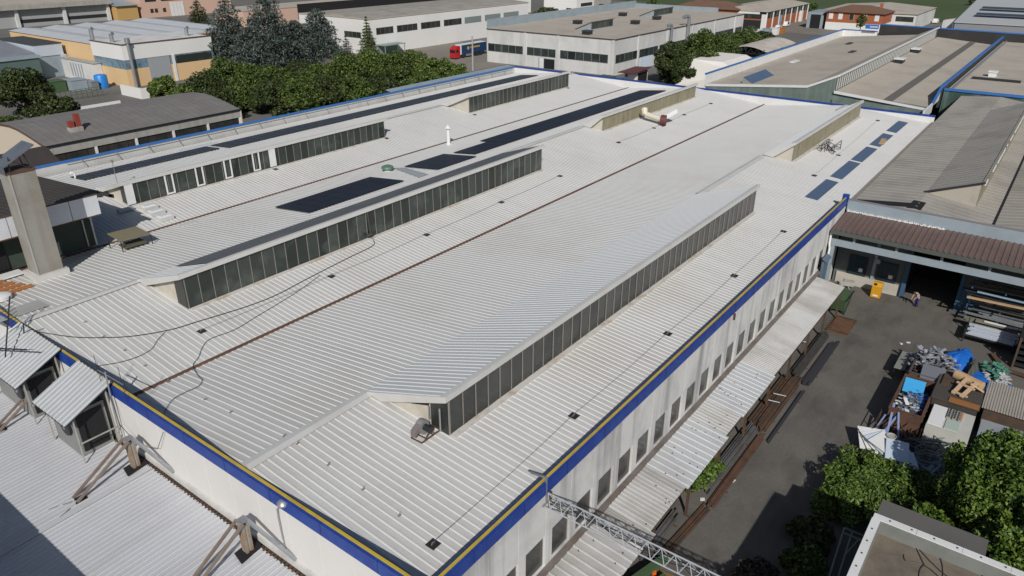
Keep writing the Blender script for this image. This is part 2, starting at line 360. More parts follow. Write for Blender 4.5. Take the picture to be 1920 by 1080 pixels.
# near gable wall, left wall, far wall
gb = MB().box(X0, X0+0.3, YR+0.3, YL, 0, 8.62)
y = YR+2.4
while y < YL-1: gb.box(X0-0.010, X0, y-0.02, y+0.02, 5.2, 8.5); y += 2.43
gb.build('gable_wall', M['gable'], WH)
MB().box(X0-0.14, X0, 17, 62, 5.00, 5.42).build('wall_gutter', mat('white_gutter', (0.62,0.61,0.59), 0.6, 0, (0.35,0.33,0.3), 0.8, 0.6), WH)
MB().box(X0+0.3, X1, YL-0.3, YL, 0, 9.15).build('left_parapet', mat('pale_parapet', (0.60,0.60,0.58), 0.7, 0, (0.44,0.43,0.40), 0.4, 0.6), WH)
MB().box(X1-0.3, X1, YR, YL-0.3, 0, 9.2).build('far_parapet', M['white'], WH)
# blue bands and yellow copings
MB().box(X0-0.06, 81.6, YR-0.06, YR+0.34, 8.62, 9.38).build('blue_band', M['blue'], WH)
MB().box(X0-0.06, X0+0.32, YR+0.34, YL, 8.62, 9.38).build('blue_band', M['blue'], WH)
MB().box(X0+0.08, 81.5, YR+0.10, YR+0.215, 9.38, 9.48).build('yellow_coping', M['yellow'], WH)
MB().box(X0+0.10, X0+0.215, YR+0.22, YL, 9.38, 9.48).build('yellow_coping', M['yellow'], WH)
mb = MB(); x = X0+3
while x < 81: mb.box(x,x+0.03,YR-0.068,YR-0.06,8.64,9.37).box(x,x+0.03,YR-0.06,YR+0.3,9.382,9.386); x += 3.9
mb.build('band_joint', mat('joint_dark', (0.015,0.022,0.07), 0.7), WH)
mb = MB(); y = YR+3
while y < 75: mb.box(X0-0.068,X0-0.06,y,y+0.03,8.64,9.37).box(X0-0.06,X0+0.3,y,y+0.03,9.382,9.386); y += 3.9
mb.build('band_joint', MATS['joint_dark'], WH)
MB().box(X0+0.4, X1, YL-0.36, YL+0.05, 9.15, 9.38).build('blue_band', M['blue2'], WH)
MB().box(X1-0.36, X1+0.05, YR-0.05, YL-0.4, 9.2, 9.45).build('blue_band', M['blue'], WH)
MB().box(81.6, X1-0.4, YR-0.02, YR+0.22, 8.25, 8.45).build('edge_flashing', mat('brown_grey_flashing', (0.30,0.27,0.23), 0.7, 0, (0.2,0.17,0.14), 0.5, 0.6), WH)
MB().box(X0+0.34, 81.4, YR+0.34, YR+0.60, 8.30, 8.36).build('shade_strip', mat('parapet_shade_green', (0.07,0.085,0.085), 0.6), WH)  # dark strip painted where the right parapet's shadow falls
# rail brackets behind the left parapet
rb = MB(); x = 40.0
while x < 131: rb.bar((x,YL-0.42,9.3),(x,YL-1.0,8.5),0.06); x += 4.4
rb.bar((38,YL-0.55,9.12),(131,YL-0.55,9.12),0.06); rb.build('parapet_brace', M['steel'], WH)
# corner flashing at the end of the yard wall
MB().box(81.5, 82.0, YR-0.1, YR+0.5, 8.9, 9.75).build('corner_post', M['blue'], WH)
for x in (25.0, 50.0): MB().box(x, x+0.12, YR-0.18, YR-0.06, 8.1, 8.62).build('outlet_spout', M['rust'], WH)

# ------------------------------------------------------------------ solar arrays, rooflights
def array(name, label, x0, x1, y0, y1, nx, ny, group, gap=0.02, lift=0.14, m=None, cut=0):
    t = thing('solar_array', label, 'solar panels', (x0, y0, rz((y0+y1)/2)), group)
    dx, dy = (x1-x0)/nx, (y1-y0)/ny
    for i in range(nx):
        for j in range(ny):
            if cut and i < cut and j >= ny-1: continue
            a, b = x0+i*dx+gap, x0+(i+1)*dx-gap; c, d = y0+j*dy+gap, y0+(j+1)*dy-gap
            z1, z2 = rz(c)+lift, rz(d)+lift
            MB().prism([(a,c,z1),(b,c,z1),(b,d,z2),(a,d,z2)], (0,0,0.04)).build('solar_panel', m or M['pv'], t)
    r = MB()
    for j in range(ny):
        for q in (0.2, 0.8): y = y0+(j+q)*dy; r.box(x0, x1, y-0.02, y+0.02, rz(y)+0.04, rz(y)+lift-0.005)
    r.build('mounting_rail', M['steel'], t)
    return t
G = 'solar arrays on the white roof'
array('a', 'near dark blue solar array beside the long glazed roof monitor, largest of the middle pair', 44.2, 57.9, 59.1, 64.9, 8, 3, G)
array('a', 'small dark blue solar array between the green roof vent and the tall white vent pipe', 63.6, 71.0, 59.1, 64.8, 4, 3, G)
array('a', 'long dark blue solar array running to the far end of the middle roof bay', 79.6, 127.6, 60.3, 65.6, 24, 3, G)
array('a', 'narrow step of dark blue panels at the foot of the long middle array', 72.0, 79.4, 60.3, 64.0, 4, 2, G)
array('a', 'short gridded solar array at the near end of the left roof bay', 36.2, 54.2, 89.9, 93.6, 11, 2, G, gap=0.05, m=mat('grey_solar_cell', (0.030,0.031,0.040), 0.4, spec=0.25, fine=0.1))
array('a', 'very long gridded solar strip along the left roof bay behind the parapet', 54.9, 127.6, 89.1, 93.6, 42, 2, G, gap=0.05, m=MATS['grey_solar_cell'])
# thin grey strip of panels lying on the second monitor's roof
t = thing('solar_array', 'thin grey panel strip along the top of the long middle roof monitor', 'solar panels', (30,52,10.5), G)
for k in range(20):
    a, b = 28.0+k*2.24, 28.0+(k+1)*2.24-0.03
    q = lambda y: 11.65+(y-50.15)*(9.43-11.65)/(56.95-50.15)+0.10
    MB().prism([(a,50.8,q(50.8)),(b,50.8,q(50.8)),(b,56.3,q(56.3)),(a,56.3,q(56.3))], (0,0,0.04)).build('solar_panel', M['pvd'], t)
for k, (a, b) in enumerate(((81.7,89.9),(91.4,99.9),(100.9,108.9),(110.5,118.5),(120.6,128.7))):
    y0, y1 = 19.45, 20.85
    one('flat_rooflight', MB().prism([(a,y0,rz(y0)+0.06),(b,y0,rz(y0)+0.06),(b,y1,rz(y1)+0.06),(a,y1,rz(y1)+0.06)], (0,0,0.045)), M['pvl'],
        '%s blue-grey flat panel from the near end, by the right roof edge' % ORD[k], 'roof panel', (a, y0, rz(y0)), 'blue flat panels in a row on the right roof edge')

# ------------------------------------------------------------------ safety anchors, lifelines
an = MB().prism([(-0.27,-0.27,0.055),(0.27,-0.27,0.055),(0.27,0.27,0.08),(-0.27,0.27,0.08)], (0,0,0.02))
aroot = None
def anchor(px, py, label):
    global aroot
    p = at_roof(px, py, 0.06); p.z = rz(p.y)
    if aroot is None:
        aroot = thing('lifeline_anchor', label, 'roof anchor', p, 'dark lifeline anchor plates on the roof')
        o = MB(); o.v = [(v[0]+p.x, v[1]+p.y, v[2]+p.z) for v in an.v]; o.f = an.f; o.build('base_plate', M['dark'], aroot)
        MB().tube([(p.x-0.1,p.y,p.z+0.09),(p.x-0.05,p.y,p.z+0.2),(p.x+0.05,p.y,p.z+0.2),(p.x+0.1,p.y,p.z+0.09)], 0.025, 6).build('eyelet', M['steel'], aroot)
        return p
    dup(aroot, p, label); return p
L1_ = [(812,1021),(1076,780),(1252,626),(1377,517),(1469,434),(1527,329),(1571,291)]
pts1 = [anchor(x, y, '%s dark anchor plate up from the near corner, on the line by the yellow coping' % ORD[i]) for i, (x, y) in enumerate(L1_[:5])]
pts1b = [anchor(x, y, '%s small dark anchor plate, near the wire frame by the far right monitor' % ORD[i]) for i, (x, y) in enumerate(((1527,329),(1572,291),(1646,226)))]
L2_ = [(378,621),(621,518),(800,440),(940,379),(1050,330)]
pts2 = [anchor(x, y, '%s dark anchor plate from the lower left, between the middle monitor and the rusty gutter' % ORD[i]) for i, (x, y) in enumerate(L2_)]
pts3 = [anchor(x, y, '%s dark anchor plate from the near side, below the far yellowed middle monitor' % ORD[i]) for i, (x, y) in enumerate(((1160,267),(1226,240),(1283,215),(1333,194)))]
pts4 = [anchor(x, y, '%s dark anchor plate from the left, below the left roof monitor' % ORD[i]) for i, (x, y) in enumerate(((517,317),(725,259),(890,215),(1065,165)))]
def lifeline(pts, label):
    q = []
    for a, b in zip(pts, pts[1:]):
        for k in range(8):
            t = k/8; p = a.lerp(b, t); q.append((p.x, p.y, p.z+0.20-0.12*math.sin(PI*t)))
    p = pts[-1]; q.append((p.x, p.y, p.z+0.2))
    one('lifeline_cable', MB().tube(q, 0.014, 5), mat('lifeline_wire', (0.20,0.20,0.21), 0.5, 0.3), label, 'safety cable', pts[0], 'safety cables strung between anchors')
lifeline(pts1, 'thin safety cable strung along the roof beside the yellow and blue right edge')
lifeline(pts1b, 'thin safety cable past the wire frame at the far right of the roof')
lifeline(pts2, 'thin safety cable strung between the middle monitor and the rusty gutter')
lifeline(pts3, 'thin safety cable below the far yellowed middle monitor')
hk = None
hooks = [(558,833),(616,873),(681,919),(749,968),(533,819),(433,774),(385,750),(315,717),(272,687),(234,658),(195,632),(160,605),(125,580)]
for i, (x, y) in enumerate(hooks):
    p = at_roof(x, y); lab = ('%s tiny hook up from the parapet corner, on the near roof slope' if i < 4 else '%s tiny hook along the row crossing the two left roof slopes above the gable') % ORD[i if i < 4 else i-4]
    if hk is None: hk = one('roof_hook', MB().box(p.x-0.09,p.x+0.09,p.y-0.05,p.y+0.05,p.z+0.03,p.z+0.08).tube([(p.x,p.y-0.02,p.z+0.08),(p.x,p.y,p.z+0.17),(p.x+0.08,p.y,p.z+0.19)],0.018,5), M['mull'], lab, 'roof hook', p, 'small hooks along the roof edge')
    else: dup(hk, p, lab)
# loose cables on the roof
def roof_cable(px, r, label, dz=0.08):
    P = [at_roof(x, y, dz) for x, y in px]; q = []
    for i in range(len(P)-1):
        p0, p1, p2, p3 = P[max(i-1,0)], P[i], P[i+1], P[min(i+2,len(P)-1)]
        for k in range(5):
            t = k/5; v = 0.5*((2*p1)+(p2-p0)*t+(2*p0-5*p1+4*p2-p3)*t*t+(3*p1-p0-3*p2+p3)*t**3)
            q.append((v.x, v.y, max(rz(v.y)+dz, v.z)))
    q.append(tuple(P[-1])); one('roof_cable', MB().tube(q, r, 5), M['dark'], label, 'cable', P[0], 'loose cables lying on the roof')
roof_cable([(694,443),(702,454),(695,463),(660,480),(620,500),(575,523),(520,552),(470,572),(420,588),(370,603),(320,618),(250,630),(190,633),(140,632),(95,626),(66,621)], 0.030, 'long black cable from the middle monitor wall down to the near left roof corner')
roof_cable([(600,516),(560,545),(520,570),(480,594),(440,618),(395,635),(380,650),(372,670),(362,686),(372,705),(379,712),(372,724),(350,734),(325,748),(312,765),(306,780)], 0.020, 'loose black cable wandering over the rusty gutter towards the gable parapet')
roof_cable([(310,622),(295,638),(283,655),(255,670),(220,680),(182,686)], 0.020, 'short black cable looping from the long cable to the gable parapet')

# ------------------------------------------------------------------ vents and small roof things
p = at_roof(841, 271); p.z = rz(p.y)
t = thing('vent_pipe', 'tall white round vent pipe with flat conical cap beside the middle solar arrays', 'vent pipe', p)
MB().lathe(p, [(0.42,0.0),(0.42,0.15),(0.27,0.18),(0.27,2.3)], 20).build('pipe', M['white'], t, True)
MB().lathe((p.x,p.y,p.z+2.3), [(0.50,0.0),(0.52,0.10),(0.28,0.24),(0.05,0.50)], 20).build('cap', M['white'], t, True)
p = at_roof(727, 321); p.z = rz(p.y)
t = thing('roof_ventilator', 'squat green mushroom roof vent between two dark solar arrays', 'roof vent', p)
MB().lathe(p, [(0.42,0),(0.42,0.32)], 16).build('base', M['white'], t, True)
MB().lathe((p.x,p.y,p.z+0.32), [(0.70,0),(0.78,0.1),(0.70,0.3),(0.4,0.42),(0.05,0.46)], 20).build('hood', mat('green_hood', (0.10,0.20,0.15), 0.5), t, True)
q = [at_roof(737,316), at_roof(760,316), at_roof(803,328), at_roof(786,334)]
one('grey_flat_sheet', MB().prism([(v.x,v.y,rz(v.y)+0.07) for v in q],(0,0,0.03)), mat('light_grey_sheet', (0.38,0.40,0.41), 0.5, 0, (0.30,0.31,0.32), 0.6, 0.5), 'light grey flat strip on the roof just right of the green mushroom vent', 'sheet', (q[0].x,q[0].y,rz(q[0].y)))
a = at_y(689, 402, 50.1); b = at_y(695, 440, 50.1)
one('wall_pipe', MB().tube([(a.x,50.1,11.3),(b.x,50.1,9.2)],0.06,8).box(b.x-0.5,b.x+0.1,49.9,50.15,8.95,9.2), M['rod'], 'dark pipe down the middle monitor glazing where the long cable starts', 'pipe', (b.x,50.1,9))
# beige exhaust duct and fan by the far middle monitor
a = at(1211, 214, rz(53)+1.0); b = at(1243, 225, rz(51)+0.7)
t = thing('exhaust_fan', 'cream exhaust duct with red-brown fan by the far yellowed middle monitor', 'fan', (b.x,b.y,rz(b.y)))
MB().tube([(a.x,a.y,a.z),(b.x,b.y,b.z)], 0.42, 12).build('duct', mat('cream_duct', (0.66,0.60,0.48), 0.5), t, True)
MB().tube([(a.x-0.1,a.y+0.1,a.z-0.1),(a.x+0.3,a.y+0.5,a.z+0.7)], 0.45, 12, 0.55).build('inlet', MATS['cream_duct'], t, True)
MB().tube([(b.x-0.1,b.y+0.3,b.z),(b.x+0.15,b.y-0.5,b.z)], 0.75, 14).build('fan_housing', mat('red_brown', (0.14,0.035,0.035), 0.6), t, True)
MB().bar((b.x+0.4,b.y,b.z+0.4),(b.x+2.2,b.y-1.0,b.z+1.2),0.65).build('outlet', M['white'], t)
mb = MB()
for s in (-0.4, 0.4): mb.bar((b.x+s,b.y-0.3,rz(b.y)),(b.x+s,b.y,b.z),0.1)
mb.build('stand', M['dark'], t)
# wire frame at the far right monitor
p = at_roof(1557, 283); p.z = rz(p.y)
t = thing('pipe_frame', 'tangled grey tube frame standing beside the far right yellowed monitor', 'metal frame', p)
mb = MB(); c = Vector(p)
for i in range(16):
    u = Vector((random.uniform(-2.2,2.2),random.uniform(-1.2,1.2),random.uniform(0.05,1.5))); v = Vector((random.uniform(-2.2,2.2),random.uniform(-1.2,1.2),random.uniform(0.05,1.3)))
    mb.bar(c+u, c+v, 0.07)
for sx in (-1.6,1.6):
    for sy in (-0.8,0.8): mb.bar(c+Vector((sx,sy,0.03)), c+Vector((sx,sy,1.2)), 0.09)
mb.build('tube_lattice', M['rod'], t)
MB().bar(c+Vector((-1.6,-0.8,1.2)),c+Vector((1.6,-0.8,1.2)),0.1).bar(c+Vector((-1.6,0.8,1.2)),c+Vector((1.6,0.8,1.2)),0.1).build('top_rail', M['steel'], t)
p = at_roof(1655,267)
one('wooden_board', MB().obox((p.x,p.y,rz(p.y)+0.16),(3.2,0.7,0.12),0.1), M['beam'], 'small brown board lying between the last two blue roof panels', 'board', p)
# blower at the near end of the nearest monitor
p = at(800, 800, rz(24.6)+0.1)
fx, fy, fz = 24.25, 24.6, rz(24.6)+0.06
t = thing('blower', 'grey snail-shaped blower on rusty frame at the near end of the closest monitor', 'blower', (fx,fy,fz))
prof = []
for k in range(26):
    th = k/25*2*PI*0.92; r = 0.52+0.16*k/25; prof.append((fx+r*math.cos(th)*0.9, fy-0.28, fz+0.85+r*math.sin(th)))
MB().prism(prof, (0,0.56,0)).build('scroll_housing', mat('grey_blower', (0.30,0.30,0.31), 0.5, 0.3, (0.2,0.18,0.17), 2, 0.5), t)
MB().prism([(fx-1.0,fy-0.25,fz+0.9),(fx-0.2,fy-0.25,fz+1.35),(fx-0.2,fy+0.25,fz+1.35),(fx-1.0,fy+0.25,fz+0.9)], (-0.05,0,-0.5)).build('outlet_hood', mat('dull_mauve', (0.20,0.165,0.165), 0.6), t)
MB().tube([(fx,fy-0.9,fz+0.85),(fx,fy-0.28,fz+0.85)], 0.27, 14).build('motor', M['dark'], t, True)
mb = MB()
for yy in (fy-0.75, fy+0.35): mb.bar((fx-0.9,yy,fz+0.1),(fx+1.2,yy,fz+0.1),0.09).bar((fx-0.6,yy,fz+0.1),(fx,yy,fz+0.7),0.07).bar((fx+0.6,yy,fz+0.1),(fx,yy,fz+0.7),0.07)
for xx in (-0.9,-0.3,0.4,1.2): mb.bar((fx+xx,fy-0.75,fz+0.1),(fx+xx,fy+0.35,fz+0.1),0.08)
mb.build('support_frame', M['rust'], t)
mb = MB().tube([(fx+0.9,fy+0.1,fz+0.9),(fx+0.9,fy+0.1,fz+2.1)],0.05,8).tube([(fx+1.1,fy-0.85,fz+0.05),(fx+1.1,fy-0.85,fz+2.15)],0.075,8); mb.build('pipe', M['steel'], t, True); t.scale = (0.74,0.74,0.74)
# rooflight domes at the left
for k, (x, y, l) in enumerate(((279,387,'upper'),(292,396,'middle'),(308,406,'lowest'))):
    p = at_roof(x, y, 0.3); z = rz(p.y)
    t = thing('dome_rooflight', '%s of the three small white dome rooflights by the left monitor' % l, 'rooflight', (p.x,p.y,z), 'three white dome rooflights in a row')
    MB().box(p.x-0.75,p.x+0.75,p.y-0.55,p.y+0.55,z-0.02,z+0.36).build('kerb', M['cap'], t)
    MB().prism([(p.x-0.7,p.y-0.5,z+0.36),(p.x+0.7,p.y-0.5,z+0.36),(p.x+0.7,p.y+0.5,z+0.36),(p.x-0.7,p.y+0.5,z+0.36)],(0,0,0.06)).obox((p.x,p.y,z+0.47),(1.1,0.7,0.1)).build('dome', mat('milky_dome', (0.72,0.74,0.76), 0.15), t)
p = at_roof(352,421)
one('roof_hatch', MB().box(p.x-0.9,p.x+0.9,p.y-0.35,p.y+0.35,rz(p.y)+0.04,rz(p.y)+0.13), M['cap'], 'thin flat white hatch below the three dome rooflights', 'hatch', p)
for i,(x,y,sx,sy) in enumerate(((212,317,1.6,0.6),(300,297,3.0,0.7),(372,276,3.0,0.8))):
    p = at_roof(x,y); z=rz(p.y)
    one('skylight_sheet', MB().prism([(p.x-sx,p.y-sy,rz(p.y-sy)+0.07),(p.x+sx,p.y-sy,rz(p.y-sy)+0.07),(p.x+sx,p.y+sy,rz(p.y+sy)+0.07),(p.x-sx,p.y+sy,rz(p.y+sy)+0.07)],(0,0,0.05)), MATS['milky_dome'], ('nearest','middle','farthest')[i]+' of three glossy white skylight sheets behind the left monitor', 'skylight', p, 'glossy skylight sheets behind the left monitor')
p = at_roof(142,336)
one('gooseneck_vent', MB().tube([(p.x,p.y,rz(p.y)),(p.x,p.y,rz(p.y)+0.7),(p.x-0.1,p.y+0.05,rz(p.y)+0.85),(p.x-0.3,p.y+0.1,rz(p.y)+0.85),(p.x-0.38,p.y+0.1,rz(p.y)+0.7)],0.11,10), M['white'], 'small white gooseneck pipe at the near end of the left solar strip', 'vent pipe', p, smooth=True)
p = at_roof(222,352); q = rz(p.y)
one('lightning_rod', MB().tube([(p.x,p.y,q),(p.x,p.y,q+2.9)],0.035,6).box(p.x-0.25,p.x+0.25,p.y-0.2,p.y+0.2,q+0.02,q+0.10).box(p.x-0.12,p.x+0.12,p.y-0.1,p.y+0.1,q+2.9,q+3.15), M['mull'], 'slim grey rod standing beside the near end of the left monitor', 'rod', p)

# ================================================================== LEFT: PENTHOUSE, CHIMNEY, GABLE ANNEX
t = thing('rooftop_building', 'dark-roofed low building with white fascia band rising at the left roof edge', 'building', (20,75,8.3))
MB().box(4, 28.2, 70.6, 87, 8.2, 11.9).build('wall', mat('dark_green_wall', (0.045,0.065,0.05), 0.8, 0, (0.03,0.04,0.035), 0.5, 0.6), t)
r = MB().corr_x(0, 30.0, [(69.2,12.95),(87.2,11.6)], 0.5, 0.06, 0.1, 0.2); r.build('roof', M['darkroof'], t)
MB().prism([(30.0,69.2,12.92),(30.0,87.2,11.57),(30.0,87.2,11.3),(30.0,69.2,12.6)],(0.12,0,0)).build('verge', M['black'], t)
fa = MB(); x = 28.55
for k in range(11): fa.box(x-2.5, x-0.03, 68.95, 69.12, 11.55, 13.38); x -= 2.53
fo = fa.build('fascia', mat('white_fascia_sheet', (0.66,0.68,0.72), 0.4, 0, (0.55,0.55,0.56), 0.5, 0.5), t)
MB().box(0.5, 28.55, 69.13, 70.7, 11.45, 11.6).build('soffit', M['darkroof'], t)
MB().box(0.5, 28.6, 68.9, 69.14, 13.382, 13.45).build('fascia_trim', M['rust'], fo)
MB().box(0.5, 28.55, 68.93, 69.13, 11.44, 11.548).build('fascia_trim', M['rust'], fo)
MB().box(12, 20.6, 70.45, 70.58, 8.4, 11.2).build('opening', M['black'], t)
MB().box(25.4, 26.4, 70.5, 70.58, 10.9, 11.35).build('vent', M['rust'], t)
MB().tube([(28.0,70.3,8.3),(28.0,70.3,11.4)],0.1,8).tube([(27.3,70.4,8.3),(27.3,70.4,11.4)],0.07,8).build('downpipe', M['steel'], t, True)
# chimney stack
cx, cy, cz = 21.95, 66.4, 8.75
t = thing('chimney', 'tall square concrete chimney with tilted sheet cowl at the left roof edge', 'chimney', (cx,cy,cz))
rot = math.radians(0)
MB().box(cx-1.0,cx+1.0,cy-0.95,cy+0.95,cz-0.3,cz+8.9).build('stack', mat('chimney_concrete', (0.31,0.30,0.27), 0.9, 0, (0.20,0.175,0.14), 0.35, 0.7, streak=((0.20,0.15,0.10),0.8,0.6), bump=0.3), t)
MB().box(cx-1.35,cx+1.3,cy-1.3,cy+1.25,cz-0.3,cz+0.22).build('base_flashing', M['cap'], t)
MB().box(cx-1.06,cx+1.06,cy-1.01,cy+1.01,cz+8.9,cz+9.05).build('rim', M['rust'], t)
cw = MB().obox((cx+0.1,cy+0.1,cz+10.2),(2.9,2.1,0.10),0,math.radians(-27),'y').obox((cx-1.2,cy+0.1,cz+9.25),(0.06,2.1,0.6),0)
cw.build('cowl', mat('cowl_sheet', (0.20,0.22,0.26), 0.4, 0.4, (0.12,0.11,0.11), 1, 0.5), t)
mb = MB()
for sx in (-0.8,0.8):
    for sy in (-0.8,0.8): mb.bar((cx+sx,cy+sy,cz+9.0),(cx+sx*0.7,cy+sy*0.8,cz+10.2),0.07)
mb.bar((cx+0.8,cy-0.8,cz+9.0),(cx-0.6,cy-0.8,cz+10.0),0.06).build('cowl_strut', M['dark'], t)
MB().box(cx-1.04,cx-0.92,cy-1.0,cy-0.9,cz+0.2,cz+8.88).build('corner_strip', M['conc'], t)
for k in range(4):
    p = Vector((17.4, 64.4+k*1.3, 8.75)); L = 2.6-0.25*k
    one('timber_beam', MB().box(p.x-5,p.x+L,p.y,p.y+0.3,rz(p.y)+0.05,rz(p.y)+0.22), M['timber'], '%s orange timber beam beside the chimney foot, counting up from the nearest' % ORD[k], 'beam', p, 'orange timber beams by the chimney')
one('white_sheet', MB().box(18.5,21.0,68.8,69.9,rz(69)+0.15,rz(69)+0.3), M['white'], 'white sheet lying behind the chimney under the fascia', 'sheet', (18.5,68.8,8.4))
one('stored_plank', MB().bar((17.8,70.2,8.6),(18.6,70.4,11.0),0.22,0.08).bar((19.0,70.2,8.6),(18.7,70.4,10.6),0.14), M['beam'], 'pale planks leaning in the dark opening behind the chimney', 'planks', (18,70,8.5))
# brown table-like hatch
p = at(248, 440, 9.3)
t = thing('roof_platform', 'flat khaki board on thin legs over a grate, near the rooftop building corner', 'platform', (p.x,p.y,8.3))
q = [at(200,438,9.55), at(255,424,9.55), at(282,438,9.45), at(226,452,9.45)]
MB().slab(q, 0.07).build('board', mat('khaki_board', (0.22,0.19,0.12), 0.7, 0, (0.17,0.15,0.1), 0.7, 0.5), t)
mb = MB()
for v in q: mb.bar((v.x,v.y,rz(v.y)),(v.x,v.y,v.z-0.05),0.07)
mb.build('leg', M['dark'], t)
q = [at(222,458,8.75), at(262,446,8.75), at(275,452,8.75), at(234,464,8.75)]
MB().slab(q, 0.15).build('lower_grate', mat('dark_khaki', (0.10,0.09,0.06), 0.8), t)
p = at_roof(236,397)
one('pale_tray', MB().box(p.x-0.8,p.x+0.8,p.y-0.25,p.y+0.25,rz(p.y)+0.1,rz(p.y)+0.4), M['bluegrey'], 'small pale tray in the shadow by the rooftop building', 'tray', p)
# satellite dish lying at far left edge
p = at_roof(2,563)
one('round_rooflight', MB().lathe((p.x,p.y,rz(p.y)+0.35), [(0.8,-0.2),(0.8,0.05),(0.62,0.13),(0.3,0.18),(0.02,0.2)], 24), M['white'], 'low round white dome at the left picture edge of the roof', 'rooflight', p, smooth=True)
p = at_roof(40,582)
one('grey_roof_patch', MB().prism([(p.x-2.4,p.y-1.3,rz(p.y-1.3)+0.07),(p.x+1.5,p.y-1.3,rz(p.y-1.3)+0.07),(p.x+1.5,p.y+1.0,rz(p.y+1.0)+0.07),(p.x-2.4,p.y+1.0,rz(p.y+1.0)+0.07)],(0,0,0.03)), mat('patch_grey', (0.42,0.42,0.40), 0.7, 0, (0.34,0.34,0.33), 0.6, 0.6), 'flat grey patch sheet beside the low white dome', 'roof patch', p)

# annex with ribbed roof along the gable
AZ = 5.0
t = thing('gable_annex', 'low annex with silver ribbed roof along the near gable wall', 'annex', (15,30,0))
MB().corr_y(17.5, 66, [(-12,AZ-0.9),(X0-0.35,AZ)], 0.36, 0.022, 0.06, 0.12).build('roof', mat('silver_white_sheet', (0.57,0.58,0.605), 0.42, 0.05, (0.50,0.505,0.52), 0.25, 0.6, streak=((0.38,0.37,0.36),0.7,0.35,(0.12,1.5,1)), fine=0.1), t)
mb = MB(); y = 18
while y < 62: mb.box(X0-0.42, X0-0.15, y, y+0.15, AZ-0.12, AZ+0.02); y += 0.30
mb.box(X0-0.38,X0-0.02,17.5,66,AZ-0.3,AZ-0.125); mb.build('eaves_filler', M['rustbrown'], t)
for y in (39.3, 29.5): MB().prism([(-12,y,AZ-0.83),(X0-0.4,y,AZ+0.075),(X0-0.4,y+0.18,AZ+0.075),(-12,y+0.18,AZ-0.83)],(0,0,0.03)).build('seam_cap', M['silver'], t)
MB().box(-12, X0-0.45, 17.5, 17.8, 0, AZ-0.95).build('wall', M['wall'], t)
one('shade_building', MB().box(-14, 4.4, 22, 70, 0, 9.2), M['gable'], 'plain building beyond the bottom left corner shading the ribbed annex roof', 'building', (-5,40,0))
# posts and struts through the annex roof
def post(y, label, full=True):
    t = thing('braced_post', label, 'post', (15.0, y, AZ), 'rusty braced posts through the annex roof')
    MB().box(14.78,14.92,y-0.22,y+0.22,AZ-0.3,7.15).box(15.06,15.20,y-0.22,y+0.22,AZ-0.3,7.15).build('column', mat('stained_post', (0.27,0.25,0.21), 0.8, 0, (0.30,0.13,0.04), 0.8, 1.0, lo=0.42, hi=0.58), t)
    MB().box(14.92,15.06,y-0.16,y+0.16,AZ-0.3,6.95).build('web', M['conc'], t)
    for s in (-0.28, 0.28): MB().bar((14.85,y+s,7.15),(11.35,y+s+0.1,AZ-0.1),0.14).build('strut', mat('brown_strut', (0.20,0.145,0.115), 0.7, 0, (0.27,0.25,0.22), 1.0, 0.5), t)
    MB().bar((15.1,y-0.3,7.25),(X0-0.06,y-3.0,5.55),0.16).build('wall_strut', M['steel'], t)
    MB().box(14.75,15.25,y-0.24,y+0.24,7.15,7.22).build('head_plate', M['steel'], t)
    MB().prism([(14.2,y-0.55,AZ+0.06),(15.6,y-0.4,AZ+0.12),(15.7,y+0.5,AZ+0.12),(14.4,y+0.4,AZ+0.07)],(0,0,0.02)).build('roof_flashing', M['black'], t)
    MB().prism([(10.7,y-0.4,AZ-0.20),(11.9,y-0.3,AZ-0.11),(12.0,y+0.4,AZ-0.11),(10.8,y+0.35,AZ-0.20)],(0,0,0.02)).build('roof_flashing', M['black'], t)
    return t
post(40.35, 'rusty braced post standing below the near hooded fan box')
post(28.85, 'rusty braced post at the bottom edge, nearest the blue corner')
post(51.4, 'braced post at the left picture edge between the two hooded fan boxes')
for (a, b, l) in (((11.2,40.5,4.85),(5.0,43.2,4.5),'upper'),((10.9,40.0,4.85),(4.5,38.4,4.3),'lower')):
    one('stay_pipe', MB().tube([a,b],0.04,6), M['rod'], 'thin %s stay pipe running left from the foot of the braced post' % l, 'pipe', b, 'stay pipes on the annex roof')
